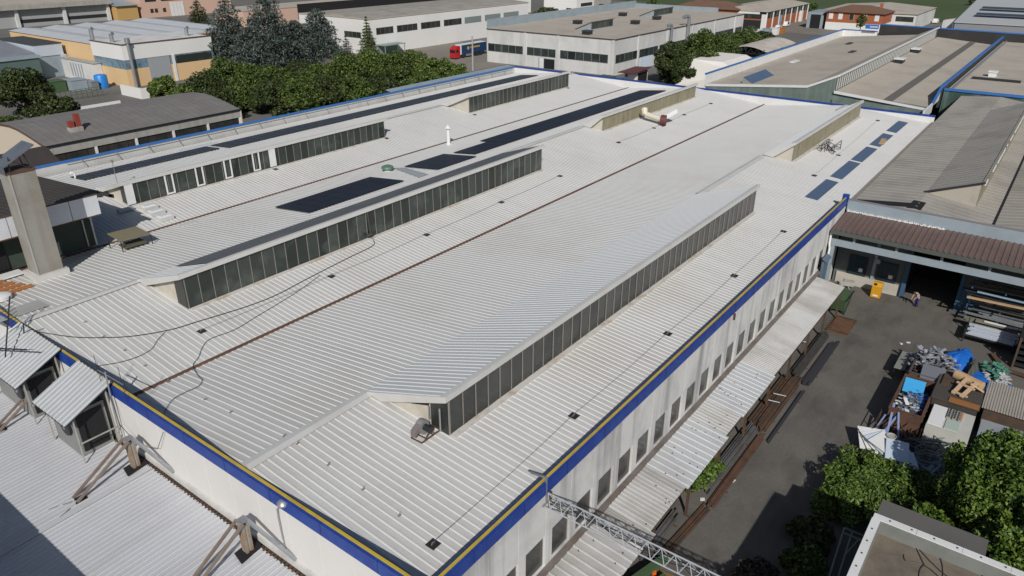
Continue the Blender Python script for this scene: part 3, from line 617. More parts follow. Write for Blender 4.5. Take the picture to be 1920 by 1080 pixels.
def hood(y0, y1, label):
    t = thing('fan_hood', label, 'fan hood', (14.2,(y0+y1)/2,AZ), 'corrugated hooded fan boxes on the gable')
    MB().corr_y(y0, y1, [(12.75,8.10),(15.95,9.62)], 0.44, 0.05, 0.07, 0.15).build('hood_roof', mat('hood_sheet', (0.46,0.48,0.49), 0.45, 0.05, (0.36,0.36,0.35), 0.5, 0.5), t)
    MB().prism([(12.75,y0,8.08),(15.95,y0,9.60),(15.95,y1,9.60),(12.75,y1,8.08)],(0,0,-0.08)).build('underside', M['dark'], t)
    b = MB().box(13.5,15.5,y0+0.9,y1-0.3,AZ,8.2); b.build('fan_box', mat('grey_fan_box', (0.24,0.25,0.24), 0.6, 0, (0.17,0.16,0.15), 0.8, 0.5), t)
    MB().prism([(13.7,y0+0.85,5.3),(15.3,y0+0.85,5.3),(15.3,y0+0.85,8.0),(13.7,y0+0.85,7.9)],(0,-0.03,0)).build('opening', M['black'], t)
    mb = MB()
    for yy in (y0+0.15, y1-0.15): mb.bar((13.3,yy,AZ-0.1),(13.3,yy,8.25),0.07).bar((13.0,yy,8.1),(15.7,yy,9.4),0.07)
    mb.bar((13.3,y0+0.15,6.4),(15.7,y0+0.15,6.4),0.07).bar((15.5,y0+0.15,AZ),(15.5,y0+0.15,9.3),0.09); mb.build('frame', M['conc'], t)
    f = MB().tube([(13.48,y0+1.9,7.0),(13.30,y0+1.9,7.0)],0.66,18).build('fan', M['dark'], t, True)
    MB().tube([(13.3,y0+1.9,7.0),(13.25,y0+1.9,7.0)],0.2,12).build('hub', M['steel'], f, True)
hood(43.1, 47.5, 'near hooded fan box with corrugated lid beside the antenna mast on the gable')
hood(49.9, 56.3, 'far hooded fan box with corrugated lid at the left picture edge')
# aerials
t = thing('aerial', 'tall silver aerial mast with side arms rising above the near gable wall', 'aerial', (15.5,43.0,5.5))
MB().tube([(15.5,42.9,5.4),(15.7,43.0,10.55)],0.055,8).build('mast', M['steel'], t, True)
MB().tube([(15.7,44.0,10.3),(15.7,40.9,10.45)],0.035,6).build('boom', M['steel'], t, True)
mb = MB()
for k,(y,h) in enumerate(((44.0,0.9),(43.8,0.5),(40.95,1.2),(40.7,0.4))): mb.tube([(15.7,y,10.4-h),(15.7,y,10.45+h)],0.018,5)
mb.build('element', M['dark'], t)
MB().tube([(15.6,43,9),(15.5,42.4,7.0),(15.5,40.5,6.3),(15.6,38.2,7.0),(15.75,37.2,8.6)],0.02,5).build('cable', M['dark'], t)
t = thing('aerial', 'dark bent aerial with long boom over the far hooded fan box', 'aerial', (15.3,54,8.7))
MB().tube([(15.6,55.2,8.7),(15.4,53.6,10.6)],0.05,6).tube([(13.6,53.0,9.0),(15.8,56.0,11.8)],0.05,6).build('mast', M['dark'], t, True)
MB().tube([(12.8,54.2,9.7),(14.2,50.4,10.2)],0.05,6).build('boom', M['dark'], t, True)
mb = MB()
for k in range(7): u = k/6; c = Vector((12.8,54.2,9.7)).lerp(Vector((14.2,50.4,10.2)),u); mb.tube([c+Vector((-0.35,0,0.12)),c+Vector((0.35,0,-0.12))],0.018,5)
for k in range(8): c = Vector((15.4,55.6,9.6+k*0.26)); mb.tube([c+Vector((-0.5,-0.3,0)),c+Vector((0.5,0.3,0))],0.018,5)
mb.build('element', M['dark'], t)
mb = MB().tube([(X0-0.06,26.7,5.7),(X0-0.1,26.75,7.9),(X0-0.12,26.7,8.5),(X0-0.05,26.3,8.95)],0.045,8)
t = thing('wall_lamp', 'curved grey lamp arm reaching over the blue band of the near gable', 'lamp', (X0-0.1,26.7,5.5))
mb.build('arm', M['steel'], t, True)
MB().lathe((X0-0.05,26.2,8.95),[(0.05,0.0),(0.28,0.08),(0.30,0.2),(0.2,0.34),(0.04,0.4)],14).build('lamp_head', M['steel'], t, True)

# ================================================================== RIGHT YARD
# truss boom from the wall
t = thing('lattice_truss', 'silver triangular lattice truss reaching out from the long white wall', 'truss', (24.9,16.3,7.6))
A = [(24.75,16.3,8.75),(24.45,16.3,8.05),(25.1,16.3,8.05)]; Bv = Vector((0.4,-15.5,-0.25))
for a in A: MB().tube([a, Vector(a)+Bv], 0.042, 8).build('chord', mat('bright_zinc', (0.50,0.52,0.55), 0.4, 0.25, (0.42,0.43,0.45), 2, 0.5), t, True)
mb = MB(); n = 22
for k in range(n):
    u, v = k/n, (k+0.5)/n
    for b in A[1:]: mb.tube([Vector(A[0])+Bv*u, Vector(b)+Bv*v], 0.022, 5).tube([Vector(b)+Bv*v, Vector(A[0])+Bv*(k+1)/n], 0.022, 5)
    mb.tube([Vector(A[1])+Bv*v, Vector(A[2])+Bv*v], 0.02, 5)
mb.build('lacing', MATS['bright_zinc'], t)
MB().bar((24.75,16.42,8.0),(24.75,16.42,9.7),0.09).bar((24.75,16.42,9.68),(24.6,17.3,9.68),0.09).bar((24.4,16.4,8.05),(25.2,16.4,8.05),0.1).build('wall_bracket', M['steel'], t)
mb = MB(); P0 = Vector((24.8,16.2,8.3))
for k in range(3):
    q = [P0+Bv*(i/16)+Vector((random.uniform(-0.2,0.2),0,random.uniform(-0.25,0.2))) for i in range(15)]
    mb.tube(q, 0.025, 5)
mb.build('cable', M['dark'], t)
# canopy along the long wall
t = thing('wall_canopy', 'long patched corrugated canopy along the foot of the white wall', 'canopy', (48,14.8,0))
cs = mat('canopy_sheet', (0.55,0.545,0.53), 0.45, 0.05, (0.38,0.36,0.33), 0.35, 0.6, streak=((0.20,0.18,0.16),0.5,0.6,(0.9,0.12,1)), fine=0.15)
cg = mat('canopy_sheet_grey', (0.40,0.39,0.37), 0.5, 0, (0.26,0.24,0.22), 0.5, 0.7, streak=((0.15,0.14,0.12),0.6,0.6,(0.9,0.12,1)))
def canopy(x0, x1, pit, h, m, yo=13.15, dz=0.0):
    MB().corr_x(x0, x1, [(yo,2.95+dz),(YR-0.36,3.33+dz)], pit, h, pit*0.14, pit*0.30).build('roof_sheet', m, t)
canopy(17, 30.0, 0.62, 0.07, cs, 12.95); canopy(29.9, 31.2, 0.2, 0.03, cg, 12.9, -0.03); canopy(31.1, 36.0, 0.36, 0.06, cs, 13.25, 0.02)
canopy(35.9, 42.6, 0.62, 0.05, M['silver'], 13.05, 0.05); canopy(42.5, 45.6, 0.36, 0.06, cs, 13.3, 0.0)
canopy(45.5, 52.4, 0.55, 0.045, M['silver'], 13.15, 0.04); canopy(52.3, 73.2, 0.26, 0.045, cs, 13.3, 0.0)
st = MB()
for i in range(46):
    x = random.uniform(24,52); y = random.uniform(13.4,16.1); st.box(x-0.025,x+0.025,y-0.025,y+0.025,3.0+(y-13.15)*0.125+0.06,3.0+(y-13.15)*0.125+0.12)
st.build('fixing', M['rustbrown'], t)
MB().box(17,73.2,13.3,13.42,2.72,2.9).box(17,73.2,15.0,15.1,2.85,3.02).build('purlin', M['rustbrown'], t)
for k in range(11): MB().box(21.9+k*5,22.05+k*5,13.3,13.45,0,2.72).build('post', M['rustbrown'], t)
# bars, tubes and beams stacked under and beside the canopy
def stack(name, label, cat, x0, x1, y0, y1, z1, n, m, group=None, skew=0.0, prof='bar', r=0.05):
    tt = thing(name, label, cat, ((x0+x1)/2,(y0+y1)/2,0), group)
    mb = MB()
    for k in range(n):
        y = y0+(y1-y0)*random.random(); z = r+random.random()*max(0.0,z1-r)*(1-abs((y-(y0+y1)/2)/(y1-y0+1e-3)))
        a = x0+random.uniform(-0.3,0.6); b = x1+random.uniform(-0.9,0.3); s = random.uniform(-0.05,0.05)
        if prof == 'bar': mb.bar((a,y,z),(b,y+skew+s,z+random.uniform(-0.02,0.02)), r*random.uniform(1.4,2.4), r*random.uniform(1,2))
        else: mb.tube([(a,y,z),(b,y+skew+s,z)], r, 7)
    mb.build('bar', m, tt)
    mb = MB()
    for u in (0.2,0.75): x = x0+(x1-x0)*u; mb.box(x-0.06,x+0.06,y0-0.15,y1+0.15,0,0.06)
    mb.build('bearer', M['rustbrown'], tt)
    return tt
stack('bar_stack', 'dark rusty bundle of steel bars, farthest along the canopy edge', 'steel bars', 58.5, 67.3, 12.75, 13.6, 0.55, 46, M['rod'])
stack('bar_stack', 'pair of black flat beams lying on the asphalt beside the farthest bar bundle', 'steel beams', 57.6, 66.6, 11.55, 12.2, 0.2, 8, mat('black_beam', (0.045,0.045,0.05), 0.5), r=0.10)
stack('bar_stack', 'wide brown bundle of flat bars tied with white bands, mid canopy edge', 'steel bars', 48.9, 58.0, 12.3, 13.8, 0.6, 60, M['rustbrown'])
stack('bar_stack', 'single long black beam lying alone on the asphalt', 'steel beam', 47.6, 56.9, 11.55, 11.75, 0.2, 3, MATS['black_beam'], r=0.08)
stack('bar_stack', 'bundle of grey and silver tubes beside the green shrub', 'steel tubes', 39.8, 48.8, 12.9, 13.8, 0.5, 34, mat('dull_tube', (0.20,0.20,0.20), 0.45, 0.5, (0.1,0.07,0.05), 1, 0.6), prof='tube', r=0.06)
stack('bar_stack', 'long rust brown angle bars along the outer side of the silver tubes', 'steel bars', 38.6, 48.6, 12.1, 12.6, 0.25, 7, M['rust'], r=0.08)
stack('bar_stack', 'thin rusty rails on the ground below the shrub, nearest the truss', 'steel rails', 31.5, 38.6, 12.7, 13.3, 0.2, 6, M['rustbrown'], skew=-0.5, r=0.06)
stack('bar_stack', 'grey tubes half under the canopy edge, nearest the truss', 'steel tubes', 31.6, 36.8, 13.5, 14.2, 0.3, 8, MATS['dull_tube'], prof='tube', r=0.08)
for i,(x,y) in enumerate(((1470,668),(1505,640),(1462,740),(1450,752))):
    p = at(x,y,0.62); one('tie_band', MB().obox(p,(0.07,1.0,0.03),0.2), M['white'], '%s white band tied round the steel bundles, from the far end' % ORD[i], 'band', p, 'white bands round the bundles')
p = at(1576,602,0.1)
tt = thing('mesh_stack', 'flat stack of rusty mesh sheets on the asphalt beyond the bundles', 'mesh sheets', (p.x,p.y,0))
mb = MB().box(68.6,72.2,11.4,13.3,0.0,0.16).obox((70.3,12.3,0.2),(3.2,1.7,0.06),0.08); mb.build('sheet', mat('rust_mesh', (0.15,0.075,0.035), 0.9, 0, (0.07,0.05,0.04), 1.6, 0.8), tt)
mb = MB()
for k in range(9): mb.box(68.6+k*0.43,68.68+k*0.43,11.3,13.4,0.235,0.27)
mb.build('bar', M['rust'], tt)
# green tipping hopper at the canopy end
p = at(1574,572,0.0)
tt = thing('tipping_hopper', 'green steel hopper behind the far end of the canopy', 'hopper', (74.0,13.4,0))
MB().prism([(73.2,12.9,0.3),(75.2,12.9,0.3),(75.6,12.9,1.7),(72.7,12.9,1.7)],(0,1.5,0)).build('body', M['green'], tt)
MB().bar((72.6,12.8,1.72),(75.7,12.8,1.72),0.1).bar((72.6,14.5,1.72),(75.7,14.5,1.72),0.1).bar((73.0,12.85,0.05),(75.4,12.85,1.6),0.08).box(73.2,75.2,13.0,13.2,0,0.3).box(73.2,75.2,14.1,14.3,0,0.3).build('frame', M['dark'], tt)
# yellow cabinet
p = at(1641,557,0); p.z = 0
tt = thing('yellow_machine', 'yellow cabinet with sloped top and dark screen against the hall wall', 'machine', p)
MB().prism([(p.x-0.38,p.y-0.46,0.08),(p.x+0.38,p.y-0.46,0.08),(p.x+0.38,p.y-0.46,1.7),(p.x-0.05,p.y-0.46,1.7),(p.x-0.38,p.y-0.46,1.35)],(0,0.92,0)).build('body', mat('machine_yellow', (0.62,0.31,0.012), 0.45), tt)
MB().prism([(p.x-0.31,p.y+0.05,1.43),(p.x-0.13,p.y+0.05,1.62),(p.x-0.13,p.y+0.35,1.62),(p.x-0.31,p.y+0.35,1.43)],(-0.02,0,0.02)).build('screen', M['black'], tt)
MB().box(p.x-0.395,p.x-0.382,p.y-0.25,p.y+0.25,0.25,0.42).build('label_plate', M['white'], tt)
MB().box(p.x-0.33,p.x+0.33,p.y-0.4,p.y+0.4,0,0.08).build('foot', M['dark'], tt)
# person bending forward
def person(base, face, label):
    p = Vector(base); f = Vector(face).normalized(); s = Vector((-f.y, f.x, 0))
    def L(a, b, c): return p + f*a + s*b + Vector((0,0,c))
    def skin(name, pts, edges, rad, m, parent):
        me = bpy.data.meshes.new(name); o = bpy.data.objects.new(name, me); COL.objects.link(o)
        base = parent.location if parent else Vector(p)
        if parent: o.parent = parent
        me.from_pydata([tuple(Vector(q)-base) for q in pts], edges, []); me.materials.append(m)
        md = o.modifiers.new('skin','SKIN'); sv = me.skin_vertices[0].data
        for i, r in enumerate(rad): sv[i].radius = (r, r)
        sv[0].use_root = True; md.use_smooth_shade = True
        sb = o.modifiers.new('sub','SUBSURF'); sb.levels = 1; sb.render_levels = 2
        return o
    root = thing('person', label, 'person', p)
    skinm = mat('skin', (0.48,0.28,0.19), 0.6)
    hip = L(-0.12,0,0.92); ch = L(0.16,0,1.34); nk = L(0.30,0,1.42); hd = L(0.42,0,1.43); hd2 = L(0.51,0,1.38)
    pts = [hip, L(0.0,0,1.13), ch, nk, hd, hd2]; ed = [(0,1),(1,2),(2,3),(3,4),(4,5)]; rad = [0.13,0.125,0.13,0.055,0.095,0.085]
    for sg in (-1,1):
        n = len(pts); pts += [L(0.18,0.19*sg,1.33), L(0.26,0.23*sg,1.06), L(0.42,0.16*sg,0.86), L(0.47,0.14*sg,0.78)]; rad += [0.06,0.05,0.04,0.04]; ed += [(2,n),(n,n+1),(n+1,n+2),(n+2,n+3)]
        for q in range(4):
            m0 = len(pts); pts += [L(0.50,0.14*sg+(q-1.5)*0.022,0.72), L(0.49,0.14*sg+(q-1.5)*0.024,0.67-0.008*(q%2))]; rad += [0.011,0.009]; ed += [(n+3,m0),(m0,m0+1)]
        m0 = len(pts); pts += [L(0.45,0.10*sg,0.73)]; rad += [0.011]; ed += [(n+3,m0)]
        n = len(pts); pts += [L(-0.10,0.10*sg,0.80), L(-0.04,0.11*sg,0.48), L(-0.08,0.11*sg,0.10), L(0.06,0.12*sg,0.04)]; rad += [0.085,0.065,0.045,0.04]; ed += [(0,n),(n,n+1),(n+1,n+2),(n+2,n+3)]
    skin('body', pts, ed, rad, skinm, root)
    pts = [L(-0.10,0,0.96), L(0.01,0,1.15), L(0.17,0,1.35)]; ed = [(0,1),(1,2)]; rad = [0.165,0.17,0.175]
    for sg in (-1,1): n = len(pts); pts += [L(0.19,0.205*sg,1.32), L(0.26,0.235*sg,1.07)]; rad += [0.09,0.075]; ed += [(2,n),(n,n+1)]
    skin('shirt', pts, ed, rad, mat('grey_cloth', (0.30,0.31,0.32), 0.9), root)
    pts = [L(-0.12,0,0.92)]; ed = []; rad = [0.165]
    for sg in (-1,1): n = len(pts); pts += [L(-0.11,0.10*sg,0.78), L(-0.05,0.115*sg,0.48), L(-0.08,0.115*sg,0.08)]; rad += [0.115,0.09,0.08]; ed += [(0,n),(n,n+1),(n+1,n+2)]
    skin('trousers', pts, ed, rad, mat('blue_workwear', (0.04,0.035,0.17), 0.85), root)
    mb = MB()
    for sg in (-1,1): c = L(0.0,0.115*sg,0.05); mb.obox(c,(0.30,0.11,0.10),math.atan2(f.y,f.x))
    mb.build('shoe', M['black'], root)
    root.scale = (1.12,1.12,1.12)
    mb = MB().lathe(L(0.45,0,1.44), [(0.03,-0.06),(0.105,-0.03),(0.11,0.03),(0.07,0.09),(0.01,0.11)], 14); mb.build('hair', M['dark'], root, True)
person(at(1716,574,0), (-0.75,0.66,0), 'person in grey top and blue trousers bending forward by the dark doorway')

# scrap skips and yard clutter
def skip(name, label, x0, x1, y0, y1, h, m):
    tt = thing(name, label, 'skip', ((x0+x1)/2,(y0+y1)/2,0), 'open scrap skips in the yard')
    b = MB(); w = 0.07
    b.box(x0,x1,y0,y0+w,0.12,h).box(x0,x1,y1-w,y1,0.12,h).box(x0,x0+w,y0+w,y1-w,0.12,h).box(x1-w,x1,y0+w,y1-w,0.12,h).box(x0+w,x1-w,y0+w,y1-w,0.12,0.22)
    b.build('tub', m, tt)
    r = MB().box(x0-0.05,x1+0.05,y0-0.05,y0+w+0.03,h,h+0.09).box(x0-0.05,x1+0.05,y1-w-0.03,y1+0.05,h,h+0.09).box(x0-0.05,x0+w+0.03,y0+w+0.03,y1-w-0.03,h,h+0.09).box(x1-w-0.03,x1+0.05,y0+w+0.03,y1-w-0.03,h,h+0.09)
    r.build('rim', m, tt)
    s = MB(); x = x0+0.4
    while x < x1-0.2: s.box(x,x+0.1,y0-0.07,y0,0.14,h-0.01).box(x,x+0.1,y1,y1+0.07,0.14,h-0.01); x += 0.8
    s.build('rib', m, tt); return tt
def scraps(mb, n, x0, x1, y0, y1, z0, z1, lo, hi, flat=0.02, dome=True):
    for k in range(n):
        u = random.uniform(-1,1); v = random.uniform(-1,1); c = ((x0+x1)/2+u*(x1-x0)/2,(y0+y1)/2+v*(y1-y0)/2, z0+(z1-z0)*(1-(0.5*(u*u+v*v) if dome else 0))*random.uniform(0.55,1))
        mb.obox(c,(random.uniform(lo,hi),random.uniform(0.06,0.3),flat),random.uniform(0,PI),random.uniform(-0.5,0.5))
    return mb
skip('scrap_skip', 'rusty open skip half full of shredded blue and silver scrap', 55.0,60.9,2.8,5.1,1.95, M['rust'])
tt = thing('scrap_heap', 'shredded silver, white and blue scrap inside the rusty skip', 'scrap', (58.5,4,0.3))
MB().box(55.2,60.7,3.0,4.9,0.9,1.15).build('dark_scrap', mat('scrap_black', (0.02,0.02,0.024), 0.9), tt)
scraps(MB(),110,55.4,59.2,3.1,4.9,1.0,1.85,0.25,0.9).build('silver_scrap', mat('crumpled_silver', (0.46,0.50,0.53), 0.35, 0.2, (0.03,0.035,0.045), 1.8, 0.9, lo=0.4, hi=0.55), tt)
scraps(MB(),80,55.4,60.4,3.0,4.3,1.0,1.75,0.2,0.7).build('blue_scrap', mat('blue_scrap', (0.05,0.17,0.46), 0.5, 0, (0.012,0.03,0.10), 2, 0.8), tt)
scraps(MB(),20,55.6,58.4,3.3,4.9,1.1,1.95,0.4,0.9,0.03).build('white_scrap', M['white'], tt)
one('blue_board', MB().obox((59.9,4.2,1.65),(1.3,1.5,0.04),0.05,-0.6), M['cyan'], 'bright light blue board propped in the rusty skip', 'board', (60.9,4.3,1.2))
skip('scrap_skip', 'dark skip heaped with grey metal profiles behind the rusty skip', 61.6,66.0,2.4,4.95,1.9, mat('dark_skip', (0.075,0.065,0.055), 0.8, 0, (0.14,0.07,0.04), 1, 0.6))
tt = thing('scrap_heap', 'heap of grey and white metal offcuts in the dark skip', 'scrap', (65,3.8,0.3))
MB().box(61.8,65.8,2.6,4.8,1.0,1.3).build('dark_scrap', MATS['scrap_black'], tt)
scraps(MB(),130,63.3,66.4,2.4,4.9,1.0,2.6,0.9,2.2,0.05).build('light_profile', mat('light_profile', (0.44,0.46,0.50), 0.4, 0.2, (0.06,0.06,0.075), 1.3, 0.9, lo=0.42, hi=0.58), tt)
scraps(MB(),80,62.0,65.6,2.6,4.8,1.1,2.0,0.5,1.6,0.04).build('dark_profile', mat('dark_profile', (0.09,0.09,0.10), 0.5, 0.3), tt)
one('grey_sheet', MB().obox((62.1,3.3,2.1),(1.8,1.7,0.05),0.05,-0.3), mat('mid_grey_sheet', (0.16,0.165,0.19), 0.5), 'square dark grey sheet lying on the near end of the dark skip', 'sheet', (62.9,3.4,1.7))
tt = thing('steel_table', 'grey steel work table standing left of the two skips', 'table', (64.9,5.85,0))
MB().box(63.2,66.6,5.45,6.3,1.05,1.13).build('table_top', mat('table_grey', (0.24,0.25,0.23), 0.6, 0, (0.16,0.14,0.12), 0.8, 0.6), tt)
for sx in (63.3,66.5):
    for sy in (5.5,6.25): MB().bar((sx,sy,0),(sx,sy,1.05),0.07).build('leg', M['dark'], tt)
MB().bar((63.3,5.5,0.3),(66.5,5.5,0.3),0.06).bar((63.3,6.25,0.3),(66.5,6.25,0.3),0.06).build('shelf_rail', M['dark'], tt)
# blue tarpaulin heap
tt = thing('tarpaulin_heap', 'crumpled blue tarpaulin heap behind the skips', 'tarpaulin', (68.5,1.6,0))
def drape(cx, cy, rx, ry, h, seed, k=22):
    r = np.random.default_rng(seed); mb = MB(); n = 0; g = []
    ph = r.uniform(0,6.28,8); fr = r.integers(3,11,8)
    for i in range(k+1):
        u = i/k; ring = []
        for j in range(40):
            t_ = 2*PI*j/40; wv = sum(0.035*math.sin(fr[q]*t_+ph[q]+u*3) for q in range(8))
            rr = (0.08+0.92*u)*(1+wv*u*2.2); z = h*(1-u**2.6)*(1+0.18*u*math.sin(2*t_+ph[0])+1.6*wv*u)
            mb.v.append((cx+rx*rr*math.cos(t_), cy+ry*rr*math.sin(t_), max(0.02,z))); ring.append(len(mb.v)-1)
        g.append(ring)
    for a, b in zip(g, g[1:]):
        for j in range(40): q = (j+1)%40; mb.f.append((a[j],a[q],b[q],b[j]))
    mb.f.append(tuple(g[0])); return mb
drape(68.6,2.0,2.3,1.5,1.55,1).build('tarpaulin', M['tarp'], tt)
drape(66.2,0.5,1.9,1.5,0.95,2).build('tarpaulin_fold', M['tarp'], tt)
drape(67.4,0.9,2.0,0.6,1.5,3).build('dark_sheet', mat('olive_sheet', (0.075,0.078,0.06), 0.8), tt)
tt = thing('net_heap', 'heap of green netting, foil and blue rags beside the tarpaulin', 'waste heap', (68.5,-0.7,0))
scraps(MB(),60,67.6,70.2,-1.6,0.2,0.1,1.1,0.3,1.0).build('green_net', mat('green_net', (0.07,0.25,0.17), 0.7), tt)
scraps(MB(),60,66.5,69.6,-1.9,-0.1,0.1,0.9,0.2,0.8).build('foil', M['silver'], tt)
scraps(MB(),40,65.2,67.5,-2.6,0,0.05,0.5,0.4,1.2).build('blue_rag', M['tarp'], tt)
# dark bin with timber frame on top
tt = thing('steel_bin', 'tall dark flat-topped steel bin in the middle of the scrap yard', 'bin', (60.7,1.1,0))
MB().box(58.3,63.0,-0.4,2.7,0,2.12).build('body', mat('bin_black', (0.045,0.042,0.038), 0.8, 0, (0.1,0.06,0.035), 1, 0.6), tt)
MB().box(58.2,63.1,-0.5,2.8,2.12,2.2).build('lid', mat('bin_lid', (0.06,0.055,0.05), 0.85, 0, (0.10,0.07,0.04), 0.7, 0.7), tt)
MB().box(58.25,58.9,-0.45,1.6,2.2,2.28).build('rust_edge', mat('orange_rust', (0.30,0.12,0.03), 0.9), tt)
tt = thing('cable_drum', 'broken wooden cable drum and pallet timbers lying on the dark bin', 'cable drum', (60.6,0.9,2.2))
MB().tube([(62.3,1.75,2.55),(61.4,-0.2,2.55)],0.42,14).build('drum', M['beam'], tt, True)
MB().bar((61.6,0.9,2.85),(59.4,1.5,2.35),0.28,0.12).bar((61.2,0.2,2.9),(59.2,0.9,2.35),0.28,0.12).bar((60.8,1.5,2.7),(60.3,0.2,2.7),0.2,0.1).bar((59.6,1.6,2.45),(59.3,0.5,2.45),0.2,0.1).bar((60.6,0.6,3.0),(61.0,-0.4,2.4),0.2,0.1).build('batten', mat('light_batten', (0.56,0.38,0.24), 0.8), tt)
MB().box(60.6,62.4,1.9,2.5,2.2,2.34).build('brown_sheet', M['rustbrown'], tt)
# pale machine with control boxes
tt = thing('old_machine', 'pale grey machine housing with three strips of switches in front of the dark bin', 'machine', (56.7,1.1,0))
MB().box(54.6,58.1,-0.4,2.45,0,1.7).build('housing', mat('pale_housing', (0.52,0.51,0.46), 0.7, 0, (0.38,0.37,0.33), 0.6, 0.6), tt)
MB().box(55.0,58.0,1.45,2.42,1.7,1.74).build('top_panel', M['white'], tt)
MB().box(55.0,56.4,0.4,1.3,1.7,1.76).build('mint_panel', mat('mint_panel', (0.42,0.50,0.44), 0.6), tt)
for k in range(3):
    y = 1.25-0.38*k; s = MB().box(56.5,57.9,y-0.13,y+0.13,1.7,1.85).build('switch_strip', mat('strip_grey', (0.33,0.32,0.29), 0.7), tt)
    b = MB()
    for q in range(5): b.lathe((56.65+q*0.27,y,1.85),[(0.07,0),(0.07,0.06)],8)
    b.build('switch', M['dark'] if k < 2 else M['timber'], s)
tt = thing('lean_to', 'small grey corrugated lean-to roof right of the dark bin', 'shed', (61,-2.2,0))
MB().corr_y(-4.6,-0.55,[(58.8,2.2),(63.2,2.4)],0.18,0.04,0.05,0.12).build('roof', mat('lean_sheet', (0.34,0.31,0.27), 0.7, 0, (0.25,0.22,0.19), 0.6, 0.6), tt)
MB().box(59,63,-4.4,-0.75,0,2.15).build('wall', M['rustbrown'], tt)
one('grey_tank', MB().box(54.6,58.2,-3.4,-0.9,0,1.5).box(54.5,58.3,-3.5,-0.8,1.5,1.56), mat('tank_grey', (0.30,0.32,0.34), 0.6, 0, (0.2,0.2,0.2), 0.8, 0.6), 'flat grey lidded tank partly under the big green tree', 'tank', (56.4,-2,0))
# rusty cage with poles
tt = thing('scrap_cage', 'rusty wire cage full of poles and blue bars near the hedge', 'cage', (54,4.2,0))
mb = MB()
for x in (52.4,54,55.6):
    for y in (2.6,5.6): mb.bar((x,y,0),(x,y,1.2),0.06)
for z in (0.1,0.65,1.2):
    for y in (2.6,5.6): mb.bar((52.4,y,z),(55.6,y,z),0.05)
    for x in (52.4,55.6): mb.bar((x,2.6,z),(x,5.6,z),0.05)
for k in range(10): mb.bar((52.4,2.6+k*0.33,0.1),(52.4,2.6+k*0.33,1.2),0.025).bar((55.6,2.6+k*0.33,0.1),(55.6,2.6+k*0.33,1.2),0.025)
mb.build('frame', M['rustbrown'], tt)
MB().box(52.5,55.5,2.7,5.5,0.05,0.35).build('dark_scrap', MATS['scrap_black'], tt)
mb = MB()
for k in range(9): mb.bar((random.uniform(52.5,53.5),random.uniform(2.7,5.5),random.uniform(0.1,0.9)),(random.uniform(54.2,56),random.uniform(2.7,5.5),random.uniform(0.3,1.6)),0.06)
mb.build('rusty_rod', M['rust'], tt)
mb = MB().bar((52.9,4.6,0.5),(55.8,4.9,2.0),0.16,0.08).bar((53.0,5.0,0.5),(55.6,4.2,1.9),0.14,0.08).bar((52.7,3.7,0.5),(55.0,4.4,1.8),0.13,0.08).bar((54.9,5.2,1.3),(53.2,5.5,0.7),0.1); mb.build('blue_bar', mat('periwinkle_bar', (0.22,0.28,0.47), 0.5), tt)
tt = thing('sheet_pile', 'pile of bright white sheets and panes leaning on the hedge', 'sheets', (51,4.6,0))
for k in range(5): MB().obox((51.5-0.12*k,5.3-0.30*k,1.0+0.06*k),(2.3,1.9,0.03),0.35+0.22*k,-0.18).build('sheet', M['white'] if k != 3 else mat('pale_blue_sheet', (0.55,0.63,0.74), 0.3), tt)
MB().obox((50.6,3.5,1.35),(2.0,1.5,0.03),0.2,-0.2).build('sheet', MATS['pale_blue_sheet'], tt)
MB().obox((50.2,2.7,1.1),(1.5,1.2,0.03),0.5,-0.25).build('sheet', MATS['pale_blue_sheet'], tt)
one('white_tray', MB().lathe((52.0,4.2,1.42),[(0.34,0),(0.36,0.1),(0.3,0.1),(0.28,0.03)],18), M['conc'], 'round grey tray on top of the white sheets', 'tray', (52,4.3,1))
tt = thing('scrap_heap', 'tangled heap of bluish steel frames and tubes in front of the pale machine', 'scrap', (52.8,1.2,0))
mb = MB()
for k in range(46): c = Vector((random.uniform(50.6,55.0),random.uniform(0,2.5),random.uniform(0.2,1.1))); a = random.uniform(0,PI); l = random.uniform(0.6,1.5); d = Vector((math.cos(a)*l,math.sin(a)*l,random.uniform(-0.3,0.3))); mb.bar(c-d,c+d,random.uniform(0.04,0.09))
mb.build('steel_tube', mat('bluish_tube', (0.16,0.20,0.23), 0.45, 0.4), tt)
scraps(MB(),16,50.6,53.5,0.2,2.4,0.1,0.8,0.8,1.8).build('glass_pane', mat('dusty_pane', (0.22,0.26,0.29), 0.25), tt)
one('rust_channel', MB().bar((50.6,0.2,1.0),(51.0,-2.0,1.1),0.35,0.12), M['rust'], 'short rusty channel lying between the tubes and the big tree', 'channel', (50.8,-1,0.9))
for i,(x,y) in enumerate(((1557,558),(1689,645),(1703,643),(1317,937),(1374,902),(1592,843))):
    p = at(x,y,0.0); one('litter', MB().obox((p.x,p.y,0.05),(0.3,0.22,0.08),i*0.7,0.2), M['white'], '%s white scrap of litter on the yard asphalt, nearest to the hall first' % ORD[i], 'litter', p, 'white litter on the yard')
